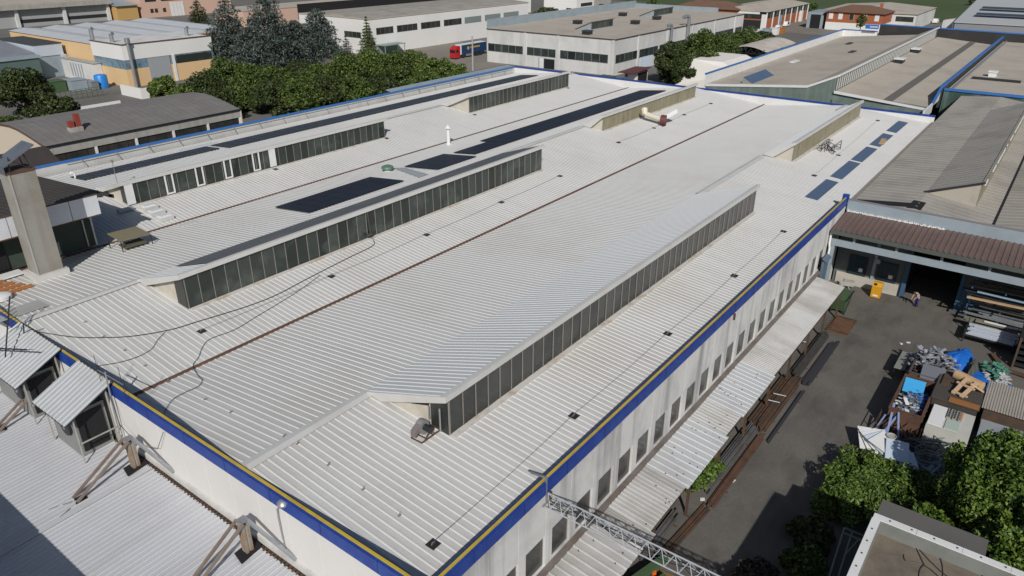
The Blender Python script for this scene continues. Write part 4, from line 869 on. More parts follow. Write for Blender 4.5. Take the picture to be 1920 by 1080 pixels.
# things at the very bottom below the truss
tt = thing('green_beam_frame', 'green steel beam frame on the ground below the truss', 'steel frame', (29,13,0))
MB().bar((24.5,14.3,0.9),(31.8,12.4,0.9),0.45,0.3).bar((24.0,13.6,0.6),(30.8,11.9,0.6),0.3,0.25).build('beam', M['green'], tt)
MB().bar((27.5,14.2,0.5),(27.0,11.6,0.5),0.2).bar((29.8,13.6,0.5),(29.3,11.2,0.5),0.2).box(29.5,30.4,12.2,12.9,0,0.6).build('cross_bar', M['rustbrown'], tt)
p = at(1214,1070,0.8); one('orange_valve', MB().obox(p,(0.35,0.3,0.3),0.4).obox(p+Vector((0.2,-0.3,-0.1)),(0.25,0.25,0.25),0.9).tube([p+Vector((0,0,-0.7)),p],0.06,8), mat('bright_orange', (0.72,0.13,0.015), 0.5), 'small bright orange fitting on the ground frame below the truss', 'fitting', p)
p = at(1232,1047,0.9); one('blue_can', MB().lathe((p.x,p.y,0.3),[(0.2,0),(0.2,0.5),(0.08,0.6)],14), M['tarp'], 'small blue can beside the green beam under the truss', 'can', (p.x,p.y,0.3))
p = at(1310,1000,0.06); one('timber_sleeper', MB().obox((31.5,11.6,0.08),(0.28,2.6,0.12),0.15), mat('ochre_timber', (0.22,0.13,0.05), 0.8), 'ochre timber lying across the yard edge beyond the truss', 'timber', (31.5,11.6,0))

# ================================================================== HALL AT THE END OF THE YARD
t = thing('workshop_hall', 'grey workshop hall with fibre-cement shed roofs and open front at the yard end', 'hall', (83,0,0))
HX0, HX1 = 81.6, 159.0; HP = [(16.35,8.45),(10.2,8.95),(3.1,7.95),(-3.3,9.0),(-10.4,7.9),(-16.8,8.9),(-24,7.9)]
for a, b in ((0,2),(2,4),(4,6)):
    MB().corr_x(HX0+0.1, HX1, HP[a:b+1], 1.2, 0.035, 0.14, 0.30).build('roof', M['fibre'], t)
def hmon(x0, yr, yg, zt):
    zr = 8.95
    g = MB().corr_x(x0, HX1-14, [(yg-0.3,zt),(yr,zr+0.03)], 1.2, 0.035, 0.14, 0.3).build('monitor_roof', M['fibre'], t)
    MB().prism([(x0,yr,zr-0.1),(x0,yg,zt-0.1),(x0,yg,8.1)],(0.1,0,0)).build('end_wall', mat('grey_beige_render', (0.42,0.39,0.33), 0.85, 0, (0.30,0.28,0.25), 0.7, 0.6), g)
    MB().bar((x0-0.06,yr+0.3,zr),(x0-0.06,yg-0.3,zt+0.02),0.28,0.16).build('rake_trim', M['dark'], g)
    mb = MB(); x = x0
    while x < HX1-15: mb.box(x,x+random.uniform(1.5,3),yg-0.36,yg-0.26,zt-0.32,zt+0.02); x += random.uniform(2.0,6.5)
    mb.build('edge_flashing', M['white'], g)
    MB().box(x0,HX1-14,yg-0.02,yg+0.02,8.15,zt-0.05).build('glazing', M['fglass'], g)
hmon(90.6, 10.2, 5.3, 11.0); hmon(90.6, -3.3, -8.2, 11.0)
MB().box(HX0+0.2,HX1,2.98,3.22,7.93,8.02).build('gutter', M['black'], t)
MB().prism([(83.2,16.0,8.55),(84.6,16.0,8.55),(85.4,10.7,8.99),(84.0,10.7,8.99)],(0,0,0.03)).prism([(83.6,10.9,8.97),(86.6,10.8,8.98),(86.6,9.6,8.92),(83.6,9.6,8.92)],(0,0,0.03)).build('bitumen_patch', M['black'], t)
MB().box(HX0-0.05,HX0+0.12,-26,YR-0.15,8.0,9.3).build('parapet_sheet', M['bluegrey'], t)
MB().box(HX0-0.1,HX0+0.2,-26,YR-0.15,9.3,9.37).build('parapet_cap', mat('mauve_cap', (0.24,0.22,0.24), 0.6), t)
# brown lean-to roof and its front
MB().corr_y(-26, YR-0.2, [(76.2,7.55),(81.5,8.05)], 0.52, 0.07, 0.14, 0.24).build('canopy_roof', M['brownroof'], t)
MB().box(76.0,76.3,-26,YR-0.2,7.15,7.55).build('canopy_gutter', mat('green_grey_gutter', (0.085,0.095,0.085), 0.7), t)
MB().box(76.6,76.9,-26,YR-0.25,5.75,6.45).build('front_beam', M['bluegrey'], t)
mb = MB(); y = 14.0
while y > -26: mb.box(76.62,76.85,y-0.12,y+0.12,6.45,7.2); y -= 4.0
mb.build('beam_stub', M['bluegrey'], t)
hw = mat('hall_wall_shaded', (0.125,0.135,0.138), 0.85, 0, (0.09,0.10,0.10), 0.4, 0.6)  # canopy shade on the front wall is put into this grey
MB().box(81.15,81.4,8.95,YR-0.2,0,8.0).box(81.15,81.4,-26,4.2,0,8.0).box(81.15,81.4,4.2,8.95,5.8,8.0).build('front_wall', hw, t)
MB().box(80.98,81.15,9.6,15.9,0,1.25).build('plinth', mat('pale_plinth', (0.50,0.47,0.41), 0.9, 0, (0.36,0.34,0.30), 0.6, 0.6), t)  # plinth colour raised to carry the sunlight at the wall foot
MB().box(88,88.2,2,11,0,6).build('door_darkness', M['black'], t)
MB().box(81.5,88,9.0,9.1,0,6).box(81.5,88,4.1,4.2,0,6).box(81.5,88,4.2,9.0,5.9,6.0).build('passage_darkness', M['black'], t)  # black faces put in for the darkness inside the doorway
bj = mat('blue_door_steel', (0.04,0.105,0.19), 0.6, 0, (0.03,0.075,0.13), 1, 0.5)
MB().box(80.9,81.14,8.95,9.35,0,5.85).build('door_jamb', bj, t); MB().box(80.9,81.14,3.9,4.2,0,5.85).build('door_jamb', bj, t)
MB().box(80.95,81.14,12.15,12.45,1.25,6.0).build('column', M['bluegrey'], t); MB().box(76.65,76.95,15.75,16.1,0,5.75).build('column', M['bluegrey'], t)
mb = MB()
for k in range(46): y = 16.1-k*0.2-random.uniform(0,0.1); mb.obox((81.42,y,8.12),(random.uniform(0.12,0.4),0.26,0.12),random.uniform(0,1))
mb.build('mortar_bead', M['white'], t)
for (y0,y1) in ((13.0,14.9),(10.0,11.9)):
    f = MB().box(81.02,81.14,y0,y1,1.3,3.5).build('window', M['dark'], t)
    mb = MB(); n = 4
    for k in range(n): a = y0+0.06+(y1-y0-0.12)*k/n; mb.box(81.0,81.02,a+0.03,a+(y1-y0-0.12)/n-0.03,1.4,3.4)
    mb.build('pane', mat('blue_black_pane', (0.02,0.045,0.065), 0.25), f)
    MB().box(80.985,80.999,y0+0.35,y0+0.75,1.75,2.15).build('notice', M['white'], f)
MB().box(80.97,81.14,0.6,3.88,0,2.6).build('sliding_door', bj, t)
MB().tube([(81.0,12.05,3.4),(80.85,12.05,3.4)],0.28,14).build('wall_lamp', M['steel'], t, True)
one('downpipe', MB().tube([(76.4,16.25,7.2),(76.4,16.25,6.0),(76.2,16.1,5.5),(76.1,16.1,0.1)],0.11,10), M['white'], 'white downpipe at the corner of the hall and the long wall', 'pipe', (76.3,16.2,0), smooth=True)
one('blue_side_shed', MB().box(74.3,76.0,15.9,YR-0.3,0,4.6).prism([(74.2,15.7,4.6),(76.05,15.7,4.6),(76.05,YR-0.3,4.9),(74.2,YR-0.3,4.9)],(0,0,0.06)), mat('blue_shed', (0.10,0.15,0.21), 0.6), 'narrow blue-grey cupboard shed between the last windows and the downpipe', 'shed', (75,16,0))
p = at(1622,540,0); one('small_barrow', MB().obox((80.0,14.3,0.6),(0.7,1.1,0.5),0.3).tube([(79.7,14.0,0.0),(79.9,14.8,1.2)],0.04,6).lathe((79.6,14.9,0),[(0.25,0),(0.25,0.7),(0.1,0.8)],10), M['conc'], 'grey trolley and canister standing by the hall plinth', 'trolley', (80,14.3,0))
# rack of profiles
t = thing('profile_rack', 'long steel storage rack of metal profiles under the hall canopy', 'rack', (77.5,-1.5,0))
for y in (3.0,0.2,-2.6,-5.4):
    mb = MB().box(80.4,80.6,y-0.1,y+0.1,0,5.2); [mb.bar((80.5,y,z),(78.3,y,z+0.1),0.12) for z in (0.8,1.8,2.8,3.8)]
    mb.build('upright', bj, t)
for z,mn in ((0.95,'steel'),(1.95,'rod'),(2.95,'dark'),(3.95,'rod')):
    mb = MB()
    for k in range(12): yy = random.uniform(1.5,3.6); xx = random.uniform(78.4,80.2); mb.bar((xx,yy,z+random.uniform(0,0.25)),(xx+random.uniform(-0.1,0.1),yy-random.uniform(5,8.5),z+random.uniform(0,0.25)),random.uniform(0.06,0.16))
    mb.build('profile', M[mn], t)
MB().bar((78.2,3.2,2.9),(78.3,-2.2,3.0),0.35,0.12).build('long_board', M['beam'], t)
MB().bar((78.6,2.5,3.5),(78.4,-6.4,3.5),0.14).build('blue_profile', mat('light_blue_profile', (0.25,0.36,0.47), 0.4), t)
tt = thing('profile_trolley', 'trolley stacked with shiny light grey profiles at the hall front', 'trolley', (75.4,0.5,0))
mb = MB()
for k in range(9): mb.box(74.2+0.26*k,74.42+0.26*k,-1.6-0.12*(k%3),2.3-0.15*(k%4),0.85,0.95+0.05*(k%3))
mb.build('profile', mat('bright_profile', (0.56,0.60,0.68), 0.35, 0.2), tt)
mb = MB().box(74.1,76.8,-1.7,2.5,0.7,0.82)
for x in (74.2,76.7):
    for y in (-1.6,2.4): mb.bar((x,y,0),(x,y,0.75),0.1).bar((x,y,0.8),(x,y,1.5),0.08)
mb.build('frame', M['dark'], tt)
one('stacked_offcuts', MB().box(77.2,77.8,0.0,2.9,0.9,1.1).box(76.9,77.5,-0.8,1.9,1.1,1.25).box(77.2,78.0,-1.6,2.4,0,0.9), mat('olive_offcut', (0.21,0.20,0.15), 0.8, 0, (0.1,0.12,0.07), 1, 0.6), 'olive and buff offcuts stacked between the rack and the shiny trolley', 'offcuts', (77.4,1,0))
one('white_offcuts', MB().box(76.95,77.15,-1.2,1.2,1.28,1.36).box(77.3,77.5,-2.2,0.2,1.15,1.25), M['white'], 'narrow white strips lying on the olive offcuts', 'strips', (77,0,1.2))
tt = thing('dark_rack', 'black empty pallet rack at the right picture edge in the hall shade', 'rack', (73.5,-3.2,0))
for x in (71.5,76.0):
    for y in (-1.9,-4.8): MB().box(x-0.08,x+0.08,y-0.08,y+0.08,0,3.0).build('upright', M['rustbrown'], tt)
mb = MB()
for z in (0.3,0.9,1.5,2.1,2.7): mb.box(71.5,76.0,-4.9,-1.8,z,z+0.08)
mb.build('shelf', M['dark'], tt)
one('low_platform', MB().bar((70.6,-1.2,0.2),(72.8,-0.2,0.2),0.4,0.2).bar((70.4,-1.3,0.2),(70.0,-3.4,0.3),0.3,0.2), M['rust'], 'orange rusty beam lying in the shade by the black rack', 'beam', (71,-1.5,0))

# ================================================================== FLAT-ROOFED BUILDING BOTTOM RIGHT
t = thing('flat_roof_building', 'flat-roofed building with white metal coping in the bottom right corner', 'building', (28,-4,0))
BX, BY, BZ = 34.25, 2.58, 7.25
MB().box(10, BX, -12, BY, 0, BZ-0.05).build('wall', mat('dull_wall', (0.30,0.30,0.28), 0.85), t).data
roofm = mat('muddy_roof', (0.20,0.165,0.125), 0.95, 0, (0.10,0.085,0.07), 0.5, 0.8, fine=0.3, fsc=5, streak=((0.25,0.225,0.19),0.7,0.5,(1,1,1)))
MB().box(10.4, BX-0.4, -12, BY-0.4, BZ-0.05, BZ-0.03).build('roof', roofm, t)
grm = mat('parapet_lining', (0.22,0.23,0.215), 0.85, 0, (0.15,0.15,0.14), 0.7, 0.6)
MB().box(BX-0.42,BX-0.02,-12,BY-0.02,BZ-0.03,BZ+0.7).box(10,BX-0.42,BY-0.4,BY-0.02,BZ-0.03,BZ+0.7).build('parapet', grm, t)
cp = MB(); y = BY+0.02
while y > -11: cp.box(BX-0.36,BX+0.04,max(-11.5,y-2.0),y-0.012,BZ+0.7,BZ+0.76); y -= 2.0
x = BX-0.372
while x > 11: cp.box(max(10,x-2.0),x-0.012,BY-0.36,BY+0.04,BZ+0.7,BZ+0.76); x -= 2.0
co = cp.build('coping', M['white'], t)
fx_ = MB()
for k in range(11): fx_.box(BX-0.2,BX-0.12,BY-0.8-k*1.0,BY-0.72-k*1.0,BZ+0.76,BZ+0.785)
for k in range(12): fx_.box(BX-1.3-k*1.0,BX-1.22-k*1.0,BY-0.2,BY-0.12,BZ+0.76,BZ+0.785)
fx_.build('fixing', M['rod'], co)
for i,(a,b) in enumerate((((35.0,1.7),(30.5,-4.5)),((34.2,0.6),(31.5,-0.5)),((33.8,-0.4),(29,-2.2)),((33.0,0.9),(32.2,-1.6)),((34.6,-2),(30,-6)))):
    q = [(a[0]+(b[0]-a[0])*k/12+0.22*math.sin(k*0.9+i), a[1]+(b[1]-a[1])*k/12+0.25*math.sin(k*0.6+i*2), BZ-0.02) for k in range(13)]
    MB().tube(q, 0.03, 5).build('crack_seam', M['dark'], t)
MB().box(BX+0.02, BX+2.5, -2.4, BY+0.0, 0, 7.15).build('lower_wing', mat('dark_grey_block', (0.125,0.12,0.11), 0.9, 0, (0.09,0.088,0.082), 0.5, 0.6), t)
one('wall_ladder', MB().bar((BX-2.6,BY+0.75,1.5),(BX-0.3,BY+0.75,6.6),0.08).bar((BX-2.6,BY+1.15,1.5),(BX-0.3,BY+1.15,6.6),0.08).bar((BX-0.3,BY+0.1,6.6),(BX-0.3,BY+1.15,6.6),0.07).bar((BX-0.7,BY+0.1,6.6),(BX-0.7,BY+1.15,6.6),0.07).bar((BX-0.6,BY+0.75,5.2),(BX-0.3,BY+0.3,6.4),0.06), mat('teal_grey_rail', (0.14,0.18,0.18), 0.5, 0.3), 'grey-green tubular rail along the side of the flat-roofed building', 'rail', (BX-1,BY+0.8,0))

# ================================================================== SECOND HALL BEYOND THE FAR PARAPET
t = thing('shed_roof_hall', 'wide hall with grey-brown shed roofs and blue-topped parapet beyond the main roof', 'hall', (149,40,0))
rp = [(61.6,8.35),(41.2,9.05)]
MB().prism([(149,61.6,7.0),(149,41.1,8.85),(149,36.0,11.35),(149,35.9,11.5),(149,41.1,9.05),(149,61.6,7.2)],(103,0,0)).build('roof', M['gravel'], t)
MB().prism([(149.2,35.9,8.35),(149.2,20.0,7.1),(149.2,20.0,7.3),(149.2,35.9,8.6)],(104.8,0,0)).build('lower_roof', M['gravel'], t)
MB().prism([(148.85,61.7,6.75),(148.85,41.15,8.65),(148.85,35.75,11.2),(148.85,35.75,11.62),(148.85,41.15,9.1),(148.85,61.7,7.25)],(0.14,0,0)).build('white_verge', M['white'], t)
MB().box(149,252,35.62,35.86,11.25,11.6).build('monitor_edge', M['white'], t)
mb = MB(); x = 149.4
while x < 250: mb.box(x,x+0.28,35.88,35.98,8.75,11.25); x += 1.55
mb.build('monitor_slats', mat('pale_bar', (0.55,0.55,0.53), 0.7), t)
MB().box(149,252,35.98,36.06,8.5,11.3).build('monitor_glazing', mat('grey_glazing', (0.16,0.165,0.16), 0.5), t)
gw = mat('green_grey_cladding', (0.155,0.20,0.18), 0.6, 0, (0.09,0.12,0.11), 0.5, 0.6, streak=((0.26,0.31,0.28),0.8,0.6))
MB().prism([(149.0,61.5,0),(149.0,20,0),(149.0,20,7.6),(149.0,36,8.3),(149.0,36,11.2),(149.0,41.1,8.7),(149.0,61.5,6.8)],(0.12,0,0)).build('front_wall', gw, t)
MB().box(148.7,148.9,20,36.2,0,7.1).build('low_front_wall', gw, t)
MB().prism([(148.6,36.1,8.2),(148.6,20.0,6.95),(148.6,20.0,7.35),(148.6,36.1,8.68)],(0.2,0,0)).build('front_fascia', M['white'], t)
MB().box(149,252.6,61.7,62.0,0,9.1).build('white_parapet', M['white'], t)
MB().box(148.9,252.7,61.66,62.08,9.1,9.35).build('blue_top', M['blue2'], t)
MB().box(252,252.3,52,61.7,0,9.1).build('far_white_parapet', M['white'], t)
MB().box(251.9,252.4,52,61.66,9.1,9.35).build('blue_top', M['blue2'], t)
blk = mat('dark_parapet_face', (0.035,0.034,0.033), 0.9, 0, (0.06,0.058,0.055), 0.3, 0.6)  # far parapet's shaded inner face painted dark; side parapet shares it
MB().prism([(254,52,7.5),(254,-30,7.5),(254,-30,10.2),(254,52,11.0)],(0.3,0,0)).build('shaded_parapet', blk, t)
MB().prism([(253.9,52,11.0),(253.9,-30,10.2),(253.9,-30,10.5),(253.9,52,11.3)],(0.5,0,0)).build('blue_top', M['blue2'], t)
MB().box(158,254,19.6,19.9,6,9.6).build('side_parapet', blk, t)
MB().box(157.9,253.9,19.5,20.0,9.6,9.95).build('blue_top', M['blue2'], t)
MB().prism([(158,19.9,9.6),(158,19.5,9.6),(150.5,19.5,7.4),(150.5,19.9,7.4)],(0,0,0.3)).build('blue_slope', M['blue2'], t)
MB().poly([(150.5,19.7,7.3),(158,19.7,7.3),(158,19.7,9.6)]).box(142.5,150,19.4,19.7,6.5,8.1).build('stepped_parapet', M['white'], t)
for y,wd in ((27.5,1.6),): MB().prism([(149.4,y,7.94),(149.4,y-wd,7.82),(253,y-wd,7.82),(253,y,7.94)],(0,0,0.02)).build('dark_valley', mat('dark_valley', (0.135,0.125,0.11), 0.95), t)
def rbox(p, sx, sy, h, label, cat, m, cap, group=None, name='roof_box', dz=0):
    tt = thing(name, label, cat, p, group)
    MB().box(p[0]-sx/2,p[0]+sx/2,p[1]-sy/2,p[1]+sy/2,p[2],p[2]+h).build('base', m, tt)
    MB().box(p[0]-sx/2-0.15,p[0]+sx/2+0.15,p[1]-sy/2-0.15,p[1]+sy/2+0.15,p[2]+h,p[2]+h+0.25).build('lid', cap, tt)
rbox((195,34.2,8.6),2.6,1.8,0.7,'nearer white box rooflight by the ribbed monitor of the second hall','rooflight',M['dark'],M['white'],'white box rooflights','box_rooflight')
rbox((216,34.6,8.6),2.8,1.8,0.7,'farther white box rooflight by the ribbed monitor of the second hall','rooflight',M['dark'],M['white'],'white box rooflights','box_rooflight')
tt = thing('tilted_rooflight', 'blue-grey wedge-shaped rooflight near the white verge of the second hall', 'rooflight', (153,53.5,8.7))
MB().prism([(150.5,54.6,7.5),(150.5,52.4,7.7),(150.5,52.4,7.95),(150.5,54.4,9.0)],(12.5,0,0)).build('body', mat('wedge_grey', (0.27,0.27,0.26), 0.7), tt)
MB().prism([(150.6,52.3,8.0),(162.9,52.3,8.0),(162.9,54.35,9.06),(150.6,54.35,9.06)],(0,0,0.06)).build('pane', M['pvl'], tt)
for i,(x,y,z) in enumerate(((185,55,7.85),(205,47,8.55),(226,53,8.05))): one('roof_mat', MB().box(x,x+4,y,y+1.2,z-0.1,z+0.12), M['darkroof'] if i else M['white'], '%s loose strip lying on the second hall roof, from the near end' % ORD[i], 'strip', (x,y,z), 'loose strips on the second hall roof')
t = thing('side_hall', 'right-hand hall with grey roof, blue front edge and streaked green front wall', 'hall', (160,5,0))
MB().box(160,253.8,-40,19.4,7.6,8.5).build('roof', M['gravel'], t)
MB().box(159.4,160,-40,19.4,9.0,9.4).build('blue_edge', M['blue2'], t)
MB().box(159.6,160,-40,19.4,0,9.0).build('front_wall', mat('streaked_green_wall', (0.045,0.085,0.075), 0.5, 0, (0.03,0.055,0.05), 0.6, 0.6, streak=((0.20,0.28,0.26),0.7,0.7)), t)
MB().tube([(162,18.4,9.0),(250,18.4,9.0)],0.22,8).build('roof_pipe', M['steel'], t, True)
rbox((186,14.5,8.5),1.6,1.4,0.9,'white box standing on the right-hand hall roof by the long pipe','roof box',M['white'],M['white'])
one('roof_beam', MB().box(180,181,9,17.5,8.5,8.9), M['dark'], 'black beam lying across the right-hand hall roof beside the white box', 'beam', (180,13,8.5))
one('shop_sign', MB().box(250.5,250.8,51.6,55.3,10.0,11.2), mat('sign_blue', (0.02,0.16,0.55), 0.4), 'bright blue flat sign with white marks above the far white parapet', 'sign', (250.6,53.4,10))
sg = bpy.data.objects['shop_sign']; mb = MB()
for k in range(9): mb.box(250.45,250.5,54.0-k*0.25-0.17,54.0-k*0.25,10.42,10.78)
o = mb.build('lettering', M['white'], sg)

# ================================================================== BACKGROUND BUILDINGS
def bldg(name, label, x0, x1, y0, y1, h, wallm, roofm, cat='building', par=0.0, parm=None):
    t = thing(name, label, cat, ((x0+x1)/2,(y0+y1)/2,0))
    MB().box(x0,x1,y0,y1,0,h).build('wall', wallm, t)
    if par:
        MB().box(x0+0.3,x1-0.3,y0+0.3,y1-0.3,h+0.003,h+0.08).build('roof', roofm, t)
        MB().box(x0,x0+0.3,y0,y1,h,h+par).box(x0+0.3,x1,y0,y0+0.3,h,h+par).box(x1-0.3,x1,y0+0.3,y1,h,h+par).box(x0+0.3,x1-0.3,y1-0.3,y1,h,h+par).build('parapet', parm or wallm, t)
    else: MB().box(x0-0.15,x1+0.15,y0-0.15,y1+0.15,h,h+0.3).build('roof', roofm, t)
    return t
def win_x(t, X, ya, yb, za, zb, n, m=None, frame=None, name='window'):
    y0, y1 = sorted((ya,yb)); f = MB().box(X-0.10,X-0.003,y0,y1,za,zb).build(name, frame or M['mull'], t); mb = MB(); s = (y1-y0)/n
    for k in range(n): mb.box(X-0.13,X-0.10,y0+k*s+0.06,y0+(k+1)*s-0.06,za+0.07,zb-0.07)
    mb.build('pane', m or M['gglass'], f)
def win_y(t, Y, xa, xb, za, zb, n, m=None, frame=None, name='window'):
    x0, x1 = sorted((xa,xb)); f = MB().box(x0,x1,Y-0.10,Y-0.003,za,zb).build(name, frame or M['mull'], t); mb = MB(); s = (x1-x0)/n
    for k in range(n): mb.box(x0+k*s+0.06,x0+(k+1)*s-0.06,Y-0.13,Y-0.10,za+0.07,zb-0.07)
    mb.build('pane', m or M['gglass'], f)
# grey concrete factory behind the far parapet
GX, GY, GZ = 184.0, 103.3, 9.75
t = bldg('concrete_factory', 'grey concrete factory with ribbon windows right behind the far parapet', GX, 278, GY, 148, GZ-0.2, M['palewall'], M['gravel'], 'factory')
MB().box(GX-0.2,278.2,GY-0.2,GY,GZ-0.2,GZ+0.05).box(GX-0.2,GX,GY,148,GZ-0.2,GZ+0.05).build('roof_edge', M['rod'], t)
MB().box(GX,278,147.6,148,GZ-0.2,GZ+2.6).build('back_parapet', M['bluegrey'], t); MB().box(277.6,278,GY+10,147.6,GZ-0.2,GZ+1.6).build('end_parapet', M['bluegrey'], t)
for y in (103.7,121.8,133.5): MB().box(GX-0.22,GX-0.004,y-0.45,y+0.45,0,GZ-0.25).build('pilaster', M['palewall'], t)
for x in (197.6,216,234,252,270): MB().box(x-0.4,x+0.4,GY-0.22,GY-0.004,0,GZ-0.25).build('pilaster', M['palewall'], t)
win_x(t, GX, 105.2, 121.0, 3.3, 5.6, 6, frame=M['bluegrey']); win_x(t, GX, 122.6, 132.8, 3.3, 5.6, 4, frame=M['bluegrey']); win_x(t, GX, 134.3, 147.5, 3.3, 5.6, 5, frame=M['bluegrey'])
for a, b in ((184.6,197),(198.4,210),(211,215.4),(216.6,233.4),(234.6,251.4),(252.6,269),(270.6,277)): win_y(t, GY, a, b, 3.3, 5.6, max(2, round((b-a)/2.6)), frame=M['bluegrey'])
MB().box(GX-0.06,GX-0.003,122.9,128.6,0,2.9).build('gate', mat('gate_grey_blue', (0.30,0.35,0.42), 0.6), t); MB().box(GX-0.10,GX-0.06,122.9,126.6,0,2.7).build('doorway', M['black'], t); MB().box(GX-0.14,GX-0.06,126.8,128.2,0,2.8).build('door_leaf', M['white'], t)
f = MB(); [f.box(199.3+k*1.4,200.65+k*1.4,GY-0.10,GY-0.003,0.2,3.3) for k in range(5)]; f.build('folding_door', mat('ice_blue_door', (0.60,0.70,0.80), 0.5), t)
for i,(x,y,lab) in enumerate(((188.5,115,'nearest'),(211,132.5,'far left'),(221.5,117.5,'middle'),(238.5,118.5,'right'),(243,134,'farthest'))):
    rbox((x,y,GZ),2.2,2.2,1.0,'%s dark square vent box on the concrete factory roof' % lab,'roof vent',M['dark'],M['rod'],'dark vent boxes on the factory roof','vent_box')
for i,(x0,x1,y,lab) in enumerate(((197.5,210.5,119.3,'nearer'),(246,261,123.6,'farther'))):
    tt = thing('roof_monitor', '%s mossy-topped glazed monitor on the concrete factory roof' % lab, 'monitor', (x0,y,GZ), 'glazed monitors on the factory roof')
    MB().prism([(x0,y,GZ),(x0,y,GZ+2.3),(x0,y+5.5,GZ)],(x1-x0,0,0)).build('body', M['bluegrey'], tt)
    MB().prism([(x0-0.3,y-0.3,GZ+2.42),(x0-0.3,y+5.6,GZ+0.05),(x0-0.3,y+5.6,GZ+0.2),(x0-0.3,y-0.3,GZ+2.6)],(x1-x0+0.6,0,0)).build('mossy_lid', mat('mossy', (0.16,0.13,0.07), 0.95, 0, (0.10,0.11,0.035), 0.6, 0.7), tt)
    mb = MB(); [mb.box(x0+0.3+k*(x1-x0-0.4)/5,x0+0.1+(k+1)*(x1-x0-0.4)/5,y-0.1,y-0.003,GZ+0.5,GZ+2.2) for k in range(5)]; mb.build('pane', M['gglass'], tt)
for i,(px,py) in enumerate(((1262,46),(1294,30))):
    p = at_y(px, py, 102.4); z = p.z
    one('flue_pipe', MB().tube([(p.x,102.6,0),(p.x,102.6,z-1.0),(p.x-0.3,102.7,z-0.2),(p.x-1.2,102.9,z),(p.x-2.0-i,103.2,z-0.25)],0.42+0.12*i,10), M['steel'], '%s shiny bent flue pipe up the side wall of the concrete factory' % ('thinner' if i == 0 else 'thicker'), 'flue', (p.x,102.6,0), 'bent flue pipes on the factory wall', True)
tt = thing('guard_hut', 'small hut with dark red sloped roof in front of the concrete factory corner', 'hut', (180,94.5,0))
MB().box(177.5,184.0,92.8,96.3,0,2.7).build('wall', M['whitewall'], tt); MB().prism([(175.0,97.0,2.75),(174.0,91.6,3.0),(184.3,92.0,3.3),(185.2,97.2,2.95)],(0,0,0.16)).build('roof', mat('dark_red_sheet', (0.125,0.028,0.026), 0.5), tt)
MB().box(177.42,177.5,95.3,95.9,1.5,2.1).build('window', M['dark'], tt); MB().box(178.5,183.6,92.74,92.8,0,2.5).build('dark_side', M['black'], tt)
one('planter_bush', MB().box(171.5,174.5,97,101,0,2.0), M['green'], 'green covered bin beside the red-roofed hut', 'bin', (173,99,0))
# white long building with window strip
t = bldg('white_factory', 'long white factory with a row of ribbon windows and dark back parapet', 172, 259.5, 186.9, 222, 10.9, M['whitewall'], M['gravel'], 'factory')
MB().prism([(172.3,187.2,11.2),(172.3,200,12.0),(172.3,222,11.2)],(87,0,0)).build('ridge_roof', M['fibre'], t)
MB().box(172,259.5,222,222.4,9,14.0).build('back_parapet', M['black'], t)
for a, b in ((646,677),(705,737),(744,782),(789,825),(832,865),(871,902),(909,938),(944,972)):
    my = lambda px: 69-(px-660)*0.128+ (0 if px > 690 else 0)
    if a == 646:
        win_x(t, 172, at_x(646,62,172).y, at_x(677,66,172).y, at_x(662,70,172).z, at_x(662,59,172).z, 4)
    else: win_y(t, 186.9, at_y(a,my(a)-6,186.9).x, at_y(b,my(b)-6,186.9).x, 6.1, 8.2, 4, m=M['glass'] if a < 870 else mat('pale_pane', (0.22,0.27,0.27), 0.25))
one('yard_shelter', MB().box(174,183.5,182.5,186.5,2.9,3.1).box(174.2,174.4,182.6,182.8,0,2.9).box(183.1,183.3,182.6,182.8,0,2.9).box(174.2,183.3,186.2,186.4,0,2.9), mat('shelter_grey_green', (0.25,0.33,0.29), 0.6), 'grey-green open shelter against the long white factory', 'shelter', (178,184,0))
# lorry
tx, ty = 181.2, 158.6
t = thing('lorry', 'red articulated lorry with blue curtain trailer and yellow emblem', 'lorry', (tx,ty,0))
MB().box(tx,tx+2.3,ty-0.1,ty+2.35,1.0,3.0).prism([(tx+0.15,ty-0.1,3.0),(tx+2.3,ty-0.1,3.0),(tx+2.3,ty-0.1,3.9),(tx+1.0,ty-0.1,3.75)],(0,2.45,0)).build('cab', M['red'], t)
MB().box(tx-0.02,tx,ty+0.05,ty+2.2,1.9,2.8).box(tx+0.4,tx+1.5,ty-0.12,ty-0.1,1.95,2.8).build('windscreen', M['black'], t)
MB().box(tx-0.1,tx+2.2,ty-0.12,ty+2.37,0.4,1.0).build('bumper', M['red'], t)
tr = MB().box(tx+2.9,tx+15.6,ty-0.1,ty+2.4,1.25,4.0).build('trailer', M['navy'], t); MB().box(tx+2.85,tx+15.65,ty-0.13,ty+2.43,4.0,4.08).box(tx+2.82,tx+2.9,ty-0.13,ty+2.43,1.2,4.0).box(tx+15.6,tx+15.66,ty-0.13,ty+2.43,1.2,4.0).build('trailer_frame', M['white'], t)
MB().tube([(tx+6.2,ty-0.11,2.9),(tx+6.2,ty-0.13,2.9)],0.55,14).build('emblem', M['yellow'], tr)
mb = MB()
for k in range(8): mb.box(tx+7.3+k*0.62,tx+7.75+k*0.62,ty-0.125,ty-0.102,2.75,3.25)
mb.build('lettering', M['yellow'], tr)
for x in (tx+1.0,tx+3.9,tx+10.2,tx+11.5,tx+12.8):
    w_ = MB().tube([(x,ty-0.1,0.52),(x,ty+0.25,0.52)],0.52,14).tube([(x,ty+2.05,0.52),(x,ty+2.4,0.52)],0.52,14).build('wheel', M['tyre'], t, True)
MB().box(tx+2.4,tx+15.2,ty+0.5,ty+1.8,0.75,1.2).box(tx+5.2,tx+8.4,ty-0.05,ty+0.1,0.5,1.15).build('chassis', M['steel'], t)
